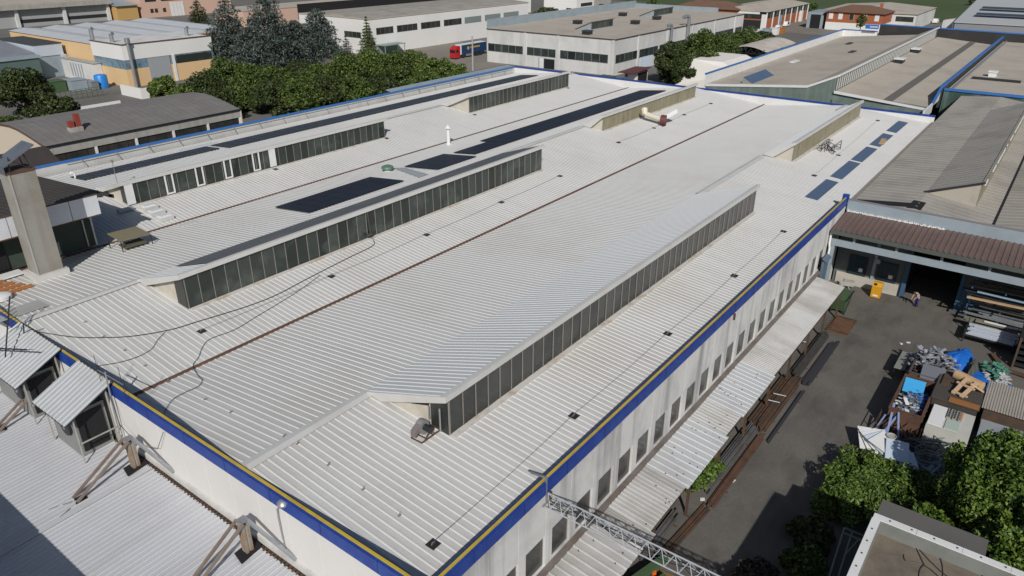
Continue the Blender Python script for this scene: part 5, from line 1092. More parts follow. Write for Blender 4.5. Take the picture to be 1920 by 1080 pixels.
one('utility_pole', MB().tube([(168,140.5,0),(168,140.5,9.5)],0.28,8,0.2), M['conc'], 'grey concrete pole beside the near end of the concrete factory', 'pole', (168,140.5,0))
tt = thing('site_shed', 'low building with sloping grey roof and white end just beyond the left parapet', 'shed', (118,104,0)); MB().box(101.5,140,101.5,106.5,0,6.9).build('wall', M['white'], tt); MB().prism([(101.3,101.2,7.0),(140.2,101.2,7.0),(140.2,106.8,7.9),(101.3,106.8,7.9)],(0,0,0.15)).build('roof', M['bluegrey'], tt)
# barrel-roofed workshop at left
t = thing('barrel_roof_workshop', 'long workshop with grey barrel roof just beyond the left parapet', 'workshop', (58,128,0))
ar = [(115.6,7.45),(118.5,8.0),(121.5,8.52),(124.5,8.93),(127,9.02),(130,8.85),(134,8.25),(138,7.4)]
MB().corr_x(42.6,75.0,ar,1.15,0.03,0.1,0.25).build('roof', mat('barrel_fibre', (0.17,0.16,0.155), 0.95, 0, (0.22,0.21,0.20), 0.35, 0.7, streak=((0.21,0.19,0.17),0.8,0.45,(1.2,1,1)), fine=0.2, fsc=5), t)
for xx in (42.75,74.7): MB().prism([(xx,y,z-0.04) for y,z in ar]+[(xx,137.9,0),(xx,115.8,0)],(0.2,0,0)).build('end_wall', mat('pale_end', (0.60,0.52,0.42), 0.85), t)
for s in (42.55,): MB().tube([(s,y,z) for y,z in ar],0.12,6).build('verge', M['rust'], t)
MB().box(42.6,75,115.5,115.75,7.42,7.62).build('eaves', M['black'], t)
MB().box(42.6,75,115.75,115.95,6.2,7.42).build('beam', M['conc'], t); MB().box(43,74.7,115.95,116.1,0,6.2).build('front_glazing', mat('murky_glazing', (0.03,0.035,0.033), 0.3, 0, (0.10,0.07,0.05), 0.4, 0.6), t)
for k in range(6): x = 43.1+k*6.25; MB().box(x,x+0.35,115.72,115.95,0,6.2).build('column', M['white'], t)
mb = MB(); [mb.box(43.5+k*1.56,43.56+k*1.56,115.9,115.95,3,6.2) for k in range(20)]; mb.build('glazing_bar', M['dark'], t)
MB().box(42.8,75,115.6,115.95,4.3,4.7).build('sill', M['rust'], t)
tt = thing('brick_chimney', 'small red brick chimney pair on the barrel roof', 'chimney', (49,119.6,8.1)); MB().box(47.9,49.8,119.0,120.2,7.9,8.75).build('base', M['conc'], tt); MB().box(48.0,48.7,119.2,120.0,8.75,9.7).build('stack', mat('red_brick', (0.26,0.05,0.035), 0.9), tt); MB().box(49.0,49.7,119.2,120.0,8.75,10.6).build('stack', MATS['red_brick'], tt)
t = thing('workshop_gable', 'low gabled cream shed with rusty verge behind the chimney cowl', 'shed', (37,116,0))
MB().prism([(41.0,108,0),(41.0,108,6.6),(41.0,112,8.3),(41.0,116,6.6),(41.0,116,0)],(-18,0,0)).build('wall', mat('pale_end2', (0.55,0.44,0.33), 0.85), t); MB().prism([(41.3,107.6,6.5),(41.3,112,8.4),(41.3,116.4,6.5),(41.3,116.4,6.7),(41.3,112,8.6),(41.3,107.6,6.7)],(-19,0,0)).build('roof', M['darkroof'], t)
# white and cream workshop
t = thing('cream_workshop', 'cream-walled workshop with tall white front and pale ribbed vault roof', 'workshop', (110,220,0))
MB().box(94.5,119.5,193.4,209.5,6.7,10.3).build('white_front', M['whitewall'], t); MB().box(94.6,119.4,193.5,209.4,4.4,6.7).build('glass_band', mat('pale_blue_glass', (0.20,0.29,0.36), 0.2, 0, (0.05,0.08,0.10), 0.5, 0.8), t); MB().box(94.5,119.5,193.4,209.5,0,4.4).build('base_wall', M['cream'], t)
MB().box(94.5,119.5,193.4,209.5,10.3,10.42).build('front_roof', M['palewall'], t); MB().box(94.3,119.7,193.2,193.5,10.42,10.6).build('parapet_cap', M['rust'], t); MB().box(94.3,94.6,193.5,209.5,10.42,10.6).build('parapet_cap', M['rust'], t)
MB().box(95.5,142,209.5,262,0,9.3).build('wall', M['cream'], t)
for k in range(5): MB().prism([(95.2+k*9.4,209.6,9.35),(95.2+k*9.4+4.6,209.6,9.9),(95.2+(k+1)*9.4-0.25,209.6,9.35)],(0,52.5,0)).build('roof', mat('pale_vault', (0.57,0.59,0.61), 0.5, 0, (0.46,0.47,0.47), 0.2, 0.5), t)
MB().box(119.6,123,203,209.5,0,9.0).build('side_wing', M['cream'], t); MB().box(119.6,134,203,209.5,9.0,9.2).build('side_roof', M['red'] if False else mat('dark_red_roof', (0.15,0.03,0.03), 0.8), t)
MB().box(100.5,106.5,193.3,193.4,0,6.6).build('grey_door', mat('door_grey', (0.34,0.36,0.38), 0.6), t); MB().box(107.2,107.9,193.2,193.4,0,6.7).build('pillar', M['white'], t)
MB().box(108.4,118.8,193.36,193.5,4.4,6.4).build('dark_window', M['gglass'], t)
one('flue', MB().tube([(96.0,192.8,0),(96.0,192.8,10.8)],0.42,12).tube([(96.0,192.8,10.8),(96.0,192.8,12.0)],0.65,12), M['steel'], 'tall shiny flue up the front corner of the white and cream workshop', 'flue', (96,192.8,0), smooth=True)
for i,(px,py,h) in enumerate(((174,75,2.6),(211,80,2.0),(351,68,2.0))):
    p = at(px,py,10.3); one('roof_flue', MB().tube([(p.x,p.y,9.8),(p.x,p.y,10.3+h),(p.x+0.3,p.y-0.5,10.6+h)],0.5,10), M['steel'], '%s short metal flue from the left on the cream workshop roof' % ORD[i], 'flue', (p.x,p.y,10), 'short flues on the cream workshop', True)
one('ramp_wall', MB().box(88.5,95,176.5,177.1,0,2.4).box(88.5,89.1,177.1,186,0,2.4), M['whitewall'], 'low white ramp wall in front of the cream workshop', 'wall', (92,177,0))
one('blue_tank', MB().lathe((90.3,199,0),[(1.55,0),(1.55,3.0),(1.35,3.25),(0.5,3.4)],20), mat('tank_blue', (0.02,0.22,0.62), 0.4), 'bright blue round tank beside the cream workshop', 'tank', (90.3,199,0), smooth=True)
for i,(x0,x1,y0,y1,h,m_,lab) in enumerate(((83,86.8,199,203.5,2.6,'bluegrey','pale grey container left of the blue tank'),(78,82.6,201,205,2.6,'green','dark green container farthest left of the blue tank'),(86.9,88.6,197,202,2.0,'steel','slim steel container touching the blue tank'))): one('waste_container', MB().box(x0,x1,y0,y1,0.1,h).box(x0-0.1,x1+0.1,y0-0.1,y1+0.1,h,h+0.12), M[m_], lab, 'container', (x0,y0,0))
one('yard_fence', MB().box(69.5,80.5,170.5,170.8,0,1.7), M['whitewall'], 'low white wall behind the barrel-roofed workshop', 'wall', (75,170.6,0))
mb = MB(); [mb.bar((72+k*1.2,188.5,0),(72+k*1.2,188.5,2.2),0.1) for k in range(12)]; mb.bar((72,188.5,2.2),(85.2,188.5,2.2),0.1).bar((72,188.5,1.1),(85.2,188.5,1.1),0.06); one('mesh_fence', mb, M['green'], 'grey-green mesh fence around the scrap yard at upper left', 'fence', (78,188.5,0))
# grey halls far left
t = thing('grey_shed_hall', 'grey gabled shed with green glazing at the left picture edge', 'shed', (70,222,0)); MB().box(50,86.3,222.5,262,0,6.0).build('wall', mat('dim_green_glass', (0.10,0.15,0.14), 0.4), t); MB().prism([(86.6,225.5,6.95),(86.6,244,8.6),(86.6,262,6.95),(86.6,262,5.9),(86.6,225.5,5.9)],(-40,0,0)).build('roof', mat('blue_grey_roof', (0.24,0.25,0.28), 0.6, 0, (0.17,0.17,0.18), 0.3, 0.5), t); MB().box(46,86.7,222.1,225.4,5.9,6.5).build('fascia', M['bluegrey'], t)
t = thing('blue_white_annex', 'pale blue-white clad annex between the grey shed and the cream workshop', 'annex', (91,230,0)); MB().box(87,94.3,226,250,5.6,8.6).build('cladding', mat('pale_blue_cladding', (0.50,0.56,0.65), 0.5), t); MB().box(87.2,94.2,226.2,250,0,5.6).build('wall', M['bluegrey'], t); MB().box(93.4,94.5,225,226.2,0,5.7).build('column', mat('pale_blue_column', (0.48,0.55,0.62), 0.5), t); MB().box(86.8,94.4,225.8,250.2,8.6,8.75).build('roof', M['rod'], t)
t = thing('low_panel_building', 'low concrete panel building with slotted windows beside the cream workshop', 'building', (94,213,0)); MB().box(92.4,94.4,206,224,0,5.0).build('wall', M['palewall'], t); MB().box(92.2,94.4,205.8,224.2,5.0,5.2).build('roof', M['conc'], t)
for k in range(5): MB().box(92.34,92.4,212.5+k*1.5,213.1+k*1.5,0.8,4.3).build('slot_window', M['bluegrey'], t)
t = thing('concrete_warehouse', 'big concrete warehouse with grey panel bays at the top left', 'warehouse', (150,380,0)); MB().box(90,178.5,369,420,0,7.2).build('panel_wall', mat('mid_panel', (0.36,0.37,0.37), 0.85), t); MB().box(89.5,179,366.5,421,7.2,9.1).build('roof_band', M['conc'], t)
for x in (118.5,138,157.5,177): MB().box(x,x+1.3,367.8,369,0,7.2).build('column', M['palewall'], t)
for x0,x1 in ((139.6,157.2),(159.2,176.8)): MB().box(x0,x1,368.9,369,1.6,3.0).build('window', M['dark'], t)
MB().box(89.5,179,366.6,421,9.1,9.4).build('roof', M['gravel'], t)
t = thing('ochre_house', 'small ochre-walled house with grey roof right of the concrete warehouse', 'house', (185,368,0)); MB().box(179.5,189.5,364,380,0,6.2).build('wall', mat('ochre_wall', (0.52,0.33,0.12), 0.85), t); MB().prism([(178.8,363,6.2),(190,363,6.2),(190,381,8.0),(178.8,381,8.0)],(0,0,0.2)).build('roof', M['bluegrey'], t)
t = bldg('pink_office', 'pink office building with dark loggias and white folding gate at the top left', 191.5, 240, 364.5, 390, 14, M['pink'], M['gravel'], 'office')
for x0,x1 in ((194,199.5),(202,211.5),(214,223),(225.5,238)): win_y(t, 364.5, x0, x1, 7.2, 11.5, 2, m=M['dark'], frame=M['black'])
for x0 in (195.8,198.0,202.2): win_y(t, 364.5, x0, x0+1.5, 2.2, 4.0, 1, frame=M['dark'])
mb = MB(); [mb.box(206.2+k*1.8,207.8+k*1.8,364.3,364.49,0,6.4) for k in range(4)]; mb.build('gate', M['white'], t)
t = bldg('pink_warehouse', 'long low pink warehouse with flat grey roof behind the cedars', 190, 300, 281, 302, 7.4, M['pink'], M['gravel'], 'warehouse')
win_y(t, 281, 191, 196, 1.5, 4.5, 5, m=M['dark'], frame=M['bluegrey']); win_y(t, 281, 198, 205, 1.5, 4.5, 5, m=M['dark'], frame=M['bluegrey'])
for x in (206,226,246,262,278): MB().tube([(x,280.8,0),(x,280.8,7.4)],0.2,8).build('downpipe', M['steel'], t, True)
t = bldg('white_villa', 'white two-storey villa with dark windows above the concrete factory', 336, 353, 212, 232, 8.5, M['whitewall'], M['rod'], 'house')
win_x(t, 336, 215, 218, 0.3, 2.6, 2, m=M['dark']); win_y(t, 212, 340, 351, 3.2, 4.8, 6, m=M['dark']); win_y(t, 212, 342, 350, 0.3, 2.4, 4, m=M['bluegrey'])
t = bldg('white_flats', 'white flats with dark balcony openings behind the white factory', 296, 330, 236, 262, 9, M['whitewall'], M['rod'], 'flats')
win_x(t, 296, 238, 244, 1, 3, 2, m=M['dark']); win_y(t, 236, 299, 306, 1, 3.4, 3, m=M['dark']); win_y(t, 236, 299, 306, 5, 7, 3, m=M['dark'])
t = bldg('grey_house', 'grey house with dark porch among shrubs behind the concrete factory', 358, 374, 214, 230, 8, M['conc'], M['rod'], 'house'); win_y(t, 214, 361, 366, 0.2, 3, 2, m=M['dark'])
# brick house and brick works at right
def hip(t, x0, x1, y0, y1, z, h, m, ov=0.8):
    x0-=ov; x1+=ov; y0-=ov; y1+=ov; d = min(x1-x0,y1-y0)/2*0.9; mb = MB()
    if x1-x0 > y1-y0: a, b = (x0+d,(y0+y1)/2,z+h), (x1-d,(y0+y1)/2,z+h)
    else: a, b = ((x0+x1)/2,y0+d,z+h), ((x0+x1)/2,y1-d,z+h)
    c = [(x0,y0,z),(x1,y0,z),(x1,y1,z),(x0,y1,z)]
    if x1-x0 > y1-y0: mb.poly([c[0],c[1],b,a]).poly([c[1],c[2],b]).poly([c[2],c[3],a,b]).poly([c[3],c[0],a])
    else: mb.poly([c[0],c[1],a]).poly([c[1],c[2],b,a]).poly([c[2],c[3],b]).poly([c[3],c[0],a,b])
    mb.poly(c[::-1]); mb.box(x0,x1,y0,y1,z-0.2,z-0.01); return mb.build('roof', m, t)
t = thing('brick_villa', 'orange brick house with brown hipped roof behind the concrete factory', 'house', (325,133,0))
MB().box(318,334,122,150,0,7.6).build('wall', M['brick'], t); hip(t,318,334,122,150,7.6,2.6,M['tile']); MB().box(317.9,334.1,121.9,150.1,3.6,3.85).build('string_course', M['white'], t)
for x in (320,325,330): win_y(t, 122, x, x+1.6, 4.6, 6.3, 1, m=M['white'], frame=M['white'])
t = thing('brick_works', 'orange brick works with white piers and high dark windows', 'factory', (350,112,0))
MB().box(322,378,110.2,134,0,4.2).build('brick_wall', M['brick'], t); MB().box(322.3,377.7,110.5,133.7,4.2,7.0).build('clerestory', M['gglass'], t)
MB().prism([(321.5,109.6,7.0),(321.5,122,8.8),(321.5,134.5,7.0)],(57,0,0)).build('roof', M['gravel'], t)
for k in range(8): MB().box(322+k*7.9,322.7+k*7.9,109.9,110.2,0,7.0).build('pier', M['white'], t)
MB().box(321.7,322,113,133,6.0,7.0).box(321.7,322,110.2,112.0,0,6.0).build('front_frame', M['white'], t); MB().box(321.8,322,112.2,130,0,3.6).build('gateway', M['dark'], t); MB().box(321.8,322,112.2,130,4.3,5.9).build('front_window', M['gglass'], t)
MB().box(337.5,342,110.05,110.2,0,4.6).build('door', M['bluegrey'], t); MB().box(366,368,109,110.2,0,4.6).build('white_door', M['white'], t)
def car(x, y, lab, van):
    t = thing('parked_car', lab, 'car', (x,y,0), 'white vehicles parked by the brick works'); h = 1.95 if van else 1.45
    b = MB().prism([(x-2.2,y-0.85,0.35),(x+2.2,y-0.85,0.35),(x+2.2,y-0.85,0.85),(x+1.95,y-0.85,h if van else 0.95),(x+1.1,y-0.85,h),(x-0.7,y-0.85,h),(x-1.35,y-0.85,0.95),(x-2.15,y-0.85,0.8)],(0,1.7,0)); b.build('body', M['white'], t)
    MB().prism([(x-1.25,y-0.87,0.98),(x+1.4,y-0.87,0.98),(x+1.0,y-0.87,h-0.1),(x-0.7,y-0.87,h-0.1)],(0,1.74,0)).build('window', M['black'], t)
    for a in (-1.35,1.35): MB().tube([(x+a,y-0.88,0.32),(x+a,y-0.6,0.32)],0.32,12).tube([(x+a,y+0.6,0.32),(x+a,y+0.88,0.32)],0.32,12).build('wheel', M['tyre'], t, True)
car(329.5,107,'white hatchback parked nearest along the brick works',False); car(341,107.5,'white van parked beyond the hatchback along the brick works',True)
t = thing('brick_villa', 'orange brick house with white shutters and brown hipped roof at the top right', 'house', (345,80,0))
MB().box(340,356,69,91,3.0,7.2).build('wall', M['brick'], t); MB().box(340,356,69,91,0,3.0).build('plinth', M['whitewall'], t); hip(t,340,356,69,91,7.2,2.4,M['tile'])
for y in (70.5,75.2,80.2,84.6,88.4): win_x(t, 340, y, y+1.7, 4.2, 6.6, 1, m=M['white'] if y not in (80.2,) else M['dark'], frame=M['white'])
MB().box(349,350.2,72,73,8.5,10.4).build('chimney', M['brick'], t)
t = thing('grey_depot', 'grey depot with pale roof and dark windows around the shuttered brick house', 'depot', (375,80,0)); MB().box(357,400,60,98,0,6.2).build('wall', M['palewall'], t); MB().prism([(356.5,59.5,6.2),(356.5,80,7.6),(356.5,98.5,6.2)],(44,0,0)).build('roof', M['gravel'], t); win_x(t, 357, 60.8, 67.6, 3.2, 5.2, 1, m=M['gglass'])
MB().box(341,357,92.5,99,0,6.4).build('side_wing', M['bluegrey'], t); MB().box(340.8,341,93.5,97.5,0,5.5).build('opening', M['black'], t)
t = thing('modern_depot', 'modern grey building with two dark roof strips at the top right corner', 'depot', (370,20,0)); MB().box(345,430,-40,44,0,5.0).build('wall', mat('slate_cladding', (0.26,0.27,0.29), 0.6), t); MB().prism([(344.6,-40,5.0),(344.6,44.3,5.0),(410,44.3,11.5),(410,-40,11.5)],(0,0,0.25)).build('roof', mat('pale_metal_roof', (0.46,0.47,0.47), 0.5), t)
for x in (356,370): MB().prism([(x,-40,6.25+(x-345)*0.1),(x,39,6.25+(x-345)*0.1),(x+4,39,6.65+(x-345)*0.1),(x+4,-40,6.65+(x-345)*0.1)],(0,0,0.2)).build('roof_strip', mat('blue_black_strip', (0.045,0.055,0.08), 0.4), t)
MB().prism([(345,44.3,0),(410,44.3,0),(410,44.3,11.5),(345,44.3,5.0)],(0,0.4,0)).build('side_wall', mat('steel_blue_wall', (0.10,0.15,0.19), 0.6), t)
one('white_lean_to', MB().prism([(372,48,0),(372,52,0),(372,52,3.2),(372,48,4)],(6,0,0)), M['palewall'], 'small pale lean-to beside the modern grey depot', 'shed', (374,50,0))
one('cream_skip_hut', MB().box(380,386,62,66,0,4), M['cream'], 'tiny cream hut at the edge of the meadow beside the grey depot', 'hut', (383,64,0))
one('pickup', MB().box(392,396.5,57,59,0.4,1.3).box(393,395,57.1,58.9,1.3,2.0), M['white'], 'white pickup standing by the meadow edge', 'car', (394,58,0))
# pale tent hall and arched shelter
t = thing('tent_hall', 'white fabric tent hall beyond the far parapet beside the trees', 'tent hall', (190,78,0))
MB().prism([(181,83.2,0),(181,83.2,5.0),(183,80,6.7),(183,72,6.7),(181,66.5,5.0),(181,66.5,0)],(16,0,0)).build('cover', mat('tent_fabric', (0.80,0.77,0.72), 0.7, 0, (0.72,0.67,0.6), 0.2, 0.5), t); MB().bar((181,83.2,5.0),(183,80,6.75),0.15).bar((181,83.25,0),(181,83.25,5),0.15).build('seam', M['white'], t)
t = thing('arched_shelter', 'weathered white arched shelter roof on dark trusses beyond the tent hall', 'shelter', (240,82,0))
MB().prism([(227,y,4.0+1.3*math.sin(PI*(y-76)/12)) for y in range(76,89)]+[(227,y,3.85+1.3*math.sin(PI*(y-76)/12)) for y in range(88,75,-1)],(27,0,0)).build('roof', mat('worn_white_sheet', (0.55,0.51,0.45), 0.8, 0, (0.35,0.25,0.19), 0.25, 0.6), t)
[MB().bar((x,y,0),(x,y,4),0.25).build('post', M['dark'], t) for x in (227,240,253) for y in (76,88)]; mb = MB(); [mb.bar((227.2,76+k*2,3.2),(227.2,77+k*2,4.6),0.15).bar((227.2,77+k*2,4.6),(227.2,78+k*2,3.2),0.15) for k in range(6)]; mb.bar((227.2,76,3.2),(227.2,88,3.2),0.15).build('truss', M['dark'], t)
one('flat_shelter', MB().box(214,219,76,91,3.2,3.45).box(214,214.3,76,76.3,0,3.2).box(214,214.3,84,84.3,0,3.2).box(214,214.3,90.5,90.8,0,3.2), M['rod'], 'flat grey shelter in front of the arched white shelter', 'shelter', (216,83,0))
for i,(x,y,h,m_) in enumerate(((296,103,2.6,'white'),(301,101,2.6,'bluegrey'),(307,100,2.4,'white'),(313,99.5,2.0,'timber'))): one('stacked_goods', MB().box(x,x+3,y,y+3,0,h).box(x-0.08,x+3.08,y-0.08,y+3.08,h,h+0.1), M[m_], '%s pallet load from the left in the yard beyond the arched shelter' % ORD[i], 'pallet load', (x,y,0), 'pallet loads beyond the arched shelter')

# ================================================================== TREES AND PLANTS
def leaves(lobes, n, size, seed, asp=0.55, up=0.0):
    """leaf-sized quads scattered through the outer part of each lobe; lobes = (centre, (rx, ry, rz), weight)"""
    r = np.random.default_rng(seed); wt = np.array([l[2] for l in lobes], float); wt /= wt.sum()
    k = r.choice(len(lobes), n, p=wt); c = np.array([l[0] for l in lobes])[k]; rad = np.array([l[1] for l in lobes])[k]
    d = r.normal(size=(n,3)); d /= np.linalg.norm(d,axis=1)[:,None]
    P = c + d*rad*(r.uniform(0.35,1.0,n)**0.5)[:,None]
    nn = d*0.7 + r.normal(size=(n,3))*0.75; nn[:,2] += up; nn /= np.linalg.norm(nn,axis=1)[:,None]
    a = np.cross(nn, r.normal(size=(n,3))); a /= np.linalg.norm(a,axis=1)[:,None]; b = np.cross(nn,a)
    s = size*r.uniform(0.6,1.35,n)[:,None]
    V = np.stack([P-a*s, P-b*s*asp+nn*s*0.15, P+a*s, P+b*s*asp+nn*s*0.15],1).reshape(-1,3)
    return V
def leafmesh(name, V, m, parent):
    base = Vector(parent.location); V = V-np.array(base); nq = len(V)//4
    me = bpy.data.meshes.new(name); me.vertices.add(len(V)); me.vertices.foreach_set('co', V.astype(np.float32).ravel())
    me.loops.add(nq*4); me.loops.foreach_set('vertex_index', np.arange(nq*4, dtype=np.int32)); me.polygons.add(nq)
    me.polygons.foreach_set('loop_start', np.arange(0,nq*4,4,dtype=np.int32)); me.materials.append(m); me.update(calc_edges=True); me.validate()
    o = bpy.data.objects.new(name, me); COL.objects.link(o); o.parent = parent; return o
def top_z(px, py, p):
    d = FWD + RGT*((px-960)/FPX) - UPV*((py-540)/FPX)
    return CAMZ + d.z*math.hypot(p.x,p.y)/math.hypot(d.x,d.y)
def broad(x, y, h, R, m, label, group=None, seed=0, n=2600, leaf=0.34, name='leafy_tree', low=0.25, nl=15):
    t = thing(name, label, 'tree', (x,y,0), group); r = random.Random(seed*17+3)
    tk = MB().tube([(x,y,0),(x+r.uniform(-.2,.2),y,h*0.3),(x+r.uniform(-.5,.5),y+r.uniform(-.4,.4),h*0.7)],0.05*R+0.1,8,0.06); lob = []
    for i in range(nl):
        a = 2.4*i+r.uniform(-.5,.5); q = math.sqrt((i+0.5)/nl)*R*0.72; u = q/R
        zc = h*(low+(0.86-low)*(1-u*u)*r.uniform(0.75,1.05)) if i % 3 else h*r.uniform(low,0.6)
        s = R*r.uniform(0.30,0.46)*((15/nl)**0.33 if nl < 40 else 0.42); c = (x+q*math.cos(a), y+q*math.sin(a), min(zc, h-s*0.6))
        lob.append((c,(s,s*r.uniform(.8,1.1),s*r.uniform(.65,.9)*(1 if nl < 40 else 2.4)),s*s)); tk.tube([(x,y,h*0.35),((x+c[0])/2,(y+c[1])/2,(h*0.4+c[2])/2+0.2),c],0.09,5,0.03)
    tk.build('trunk', M['bark'], t)
    leafmesh('crown', leaves(lob, n, leaf, seed+11, 0.6, 0.25), m, t); return t
HV = random.Random(3)
belt = [(300,142,7.6,3.4,'light'),(338,158,6.8,3.2,'light'),(378,135,8.5,5.2,'dark'),(420,112,8.6,5.6,'green'),(470,120,8.2,5.4,'green'),(515,128,8.0,5.2,'green'),(556,118,8.6,5.6,'dark'),(600,112,8.5,5.2,'green'),(645,105,8.6,5.4,'green'),(690,92,8.8,5.4,'light'),(735,88,8.6,5.2,'green'),(775,95,8.4,4.8,'light'),(815,104,8.0,4.6,'light'),(850,118,6.6,3.8,'light'),
        (400,165,6.6,4.6,'dark'),(452,160,6.6,4.6,'green'),(505,152,6.8,4.6,'dark'),(560,150,6.6,4.6,'green'),(612,146,6.6,4.4,'dark'),(664,140,6.6,4.4,'green'),(712,134,6.5,4.2,'dark'),(758,130,6.4,4.2,'green'),(798,132,6.2,3.8,'green')]
for i,(px,py,h,R,m) in enumerate(belt):
    h *= HV.uniform(0.84,1.28); p = at(px,py,h-0.6); back = i < 14
    lab = ('%s leafy tree from the left in the back row behind the long parapet' % ORD[i]) if back else ('%s leafy tree from the left in the front row hugging the long parapet' % ORD[i-14])
    broad(p.x, p.y, h, R*1.16, LF[m], lab, 'green tree belt behind the left parapet', i, 9500, 0.26, 'leafy_tree', 0.03, 30)
p = at(56,218,0); broad(p.x,p.y,top_z(50,116,p),6.6,LF['dark'],'big dark round tree at the left picture edge above the barrel roof',None,41,14000,0.27,'leafy_tree',0.03,28)
p = at(14,222,3.6); broad(p.x,p.y,4.2,3.0,LF['green'],'low green bush at the left edge behind the barrel roof',None,42,1400,0.3,'bush')
p = at(100,180,6); broad(p.x,p.y,6.6,4.2,LF['dark'],'dark tree right of the big round tree at upper left',None,44,2600,0.34)
R_T = [(1300,152,44,6.4,'green','tall leafy tree rising beside the concrete factory wall'),(1256,156,78,5.2,'dark','dark leafy tree in front of the factory between hut and tent hall'),(1345,118,62,6.4,'green','leafy tree between the tent hall and the concrete factory'),(1392,104,50,6.6,'green','leafy tree before the brick house'),(1428,96,54,5.6,'dark','rightmost leafy tree of the clump before the brick works'),(1318,140,88,4.8,'dark','low dark tree just behind the tent hall'),(1278,160,105,4.2,'dark','low dark tree touching the left side of the tent hall')]
for i,(px,by,ty,R,m,lab) in enumerate(R_T): p = at(px,by,0); broad(p.x,p.y,top_z(px,ty,p)+0.3,R,LF[m],lab,'trees beside the concrete factory',60+i,11000,0.27,'leafy_tree',0.05,26)
p = at(1025,18,6); broad(p.x,p.y,7.5,6.0,LF['dark'],'dark round tree between the white factory and the white villa',None,71,3000,0.45)
for i,(px,py,lab) in enumerate(((1150,14,'shrub left of the grey house'),(1180,8,'shrub right of the grey house'),(1225,6,'shrub at the meadow edge behind the factory'),(1520,12,'hedge bush beyond the brick works'),(1830,1,'round bush at the top edge above the modern depot'))): p = at(px,py,2.5); broad(p.x,p.y,4.2,4.0,LF['green'],'green '+lab,None,80+i,1200,0.45,'bush',0.2)
p = at(1611,64,0); broad(p.x,p.y,top_z(1611,17,p),2.3,LF['green'],'slim young tree in front of the shuttered brick house',None,91,700,0.32)
def conifer(x, y, h, R, m, label, group=None, seed=0, n=3600, leaf=0.36, tiers=15, name='cedar_tree', droop=0.25, pw=0.75):
    t = thing(name, label, 'tree', (x,y,0), group); r = random.Random(seed); tk = MB().tube([(x,y,0),(x,y,h*0.98)],0.035*h,8,0.04); lob = []
    for i in range(tiers):
        u = (i+0.6)/tiers; z = h*(0.14+0.84*u); rr = R*(1-u)**pw+0.25; nb = 7 if u < 0.7 else 4; ph = r.uniform(0,6)
        for j in range(nb):
            a = ph+2*PI*j/nb+r.uniform(-.3,.3); q = rr*r.uniform(0.7,1.15)
            for s in (0.4,0.72,1.0):
                lob.append(((x+q*s*math.cos(a),y+q*s*math.sin(a),z-droop*q*s*s),(0.30*q+0.22,0.30*q+0.22,0.12*q+0.15),0.3+q*s))
            tk.bar((x,y,z),(x+q*math.cos(a),y+q*math.sin(a),z-droop*q),0.07)
    tk.build('trunk', M['bark'], t); leafmesh('crown', leaves(lob, n, leaf, seed, 0.32, 0.5), m, t)
CE = [(440,135,-4,6.6,'leftmost tall blue-grey cedar behind the tree belt'),(514,132,-22,7.0,'tallest blue-grey cedar in the middle of the cedar group'),(560,118,36,6.0,'shorter blue-grey cedar between the tall middle one and the right one'),(601,108,14,6.6,'right-hand blue-grey cedar beside the white factory'),(478,140,48,6.0,'low blue-grey cedar in front of the two tall ones')]
for i,(px,by,ty,R,lab) in enumerate(CE): p = at(px,by,0); conifer(p.x,p.y,top_z(px,ty,p),R,LF['cedar'],lab,'blue-grey cedars',100+i,9000,0.42,17,'cedar_tree',0.22,0.5)
p = at(368,6,13); conifer(p.x,p.y,15,5.0,LF['dark'],'dark green conifer in front of the pink office',None,120,3200,0.42)
p = at(692,108,0); conifer(p.x,p.y,top_z(690,28,p),2.6,LF['green'],'small pointed green conifer in front of the white factory',None,121,2600,0.3,12,'pointed_conifer',0.1,1.0)
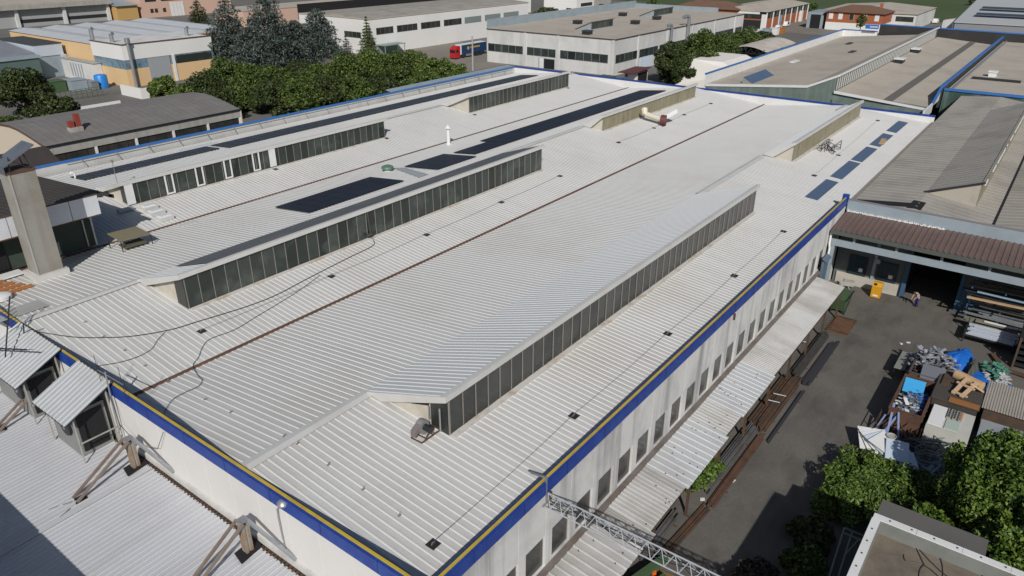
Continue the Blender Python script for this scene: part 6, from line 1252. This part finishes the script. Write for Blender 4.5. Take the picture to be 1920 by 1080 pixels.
p = at(652,112,0); conifer(p.x,p.y,top_z(650,66,p),1.7,LF['cedar'],'thin sparse conifer beside the right-hand cedar',None,122,700,0.3,9,'sparse_conifer')
broad(25.0,1.4,10.2,2.3,LF['dark'],'feathery tree beside the flat-roofed building below the bottom picture edge',None,139,2600,0.16,'leafy_tree',0.5,30)
# planting in the yard
t = thing('laurel_hedge', 'thick glossy laurel hedge at the yard edge below the white sheets', 'hedge', (45,4,0)); lob = []
rr = random.Random(5)
for i in range(70): lob.append(((rr.uniform(42.0,48.3),rr.uniform(0.2,6.4),rr.uniform(0.5,1.95)),(0.75,0.75,0.55),1))
leafmesh('foliage', leaves(lob, 26000, 0.13, 5, 0.45, 0.6), LF['laurel'], t); MB().tube([(44,4,0),(44.2,4,1.2)],0.1,6).tube([(47,4,0),(47,4.2,1.2)],0.1,6).build('stem', M['bark'], t)
broad(46.0,-3.2,8.2,4.6,LF['bush'],'big bright green tree at the right edge over the scrap yard',None,131,60000,0.135,'broadleaf_tree',0.1,110)
broad(41.8,-4.6,6.6,3.6,LF['bush'],'bright green tree behind the flat-roofed building at the right edge',None,132,40000,0.135,'broadleaf_tree',0.1,90)
broad(42.2,0.2,3.4,2.4,LF['bush'],'low green shrub between the laurel hedge and the dark wing',None,133,7000,0.15,'shrub',0.1)
broad(41.2,13.6,1.7,1.15,LF['laurel'],'green shrub growing out of the steel tubes at the canopy edge',None,134,3600,0.11,'shrub',0.1)
broad(39.6,13.9,1.4,0.9,LF['laurel'],'smaller green shrub at the canopy edge nearest the truss',None,138,1800,0.11,'shrub',0.1)
broad(39.2,6.0,1.7,1.5,LF['dark'],'dark tree in the shadow beside the flat-roofed building',None,135,7000,0.15,'leafy_tree',0.15)
broad(33.9,7.5,1.5,1.4,LF['red'],'dull reddish shrub in the shade at the bottom picture edge',None,136,4200,0.11,'shrub',0.15)
broad(36.6,5.6,1.7,1.4,LF['green'],'low green shrub in deep shade beside the flat-roofed building',None,137,3200,0.15,'shrub',0.1)
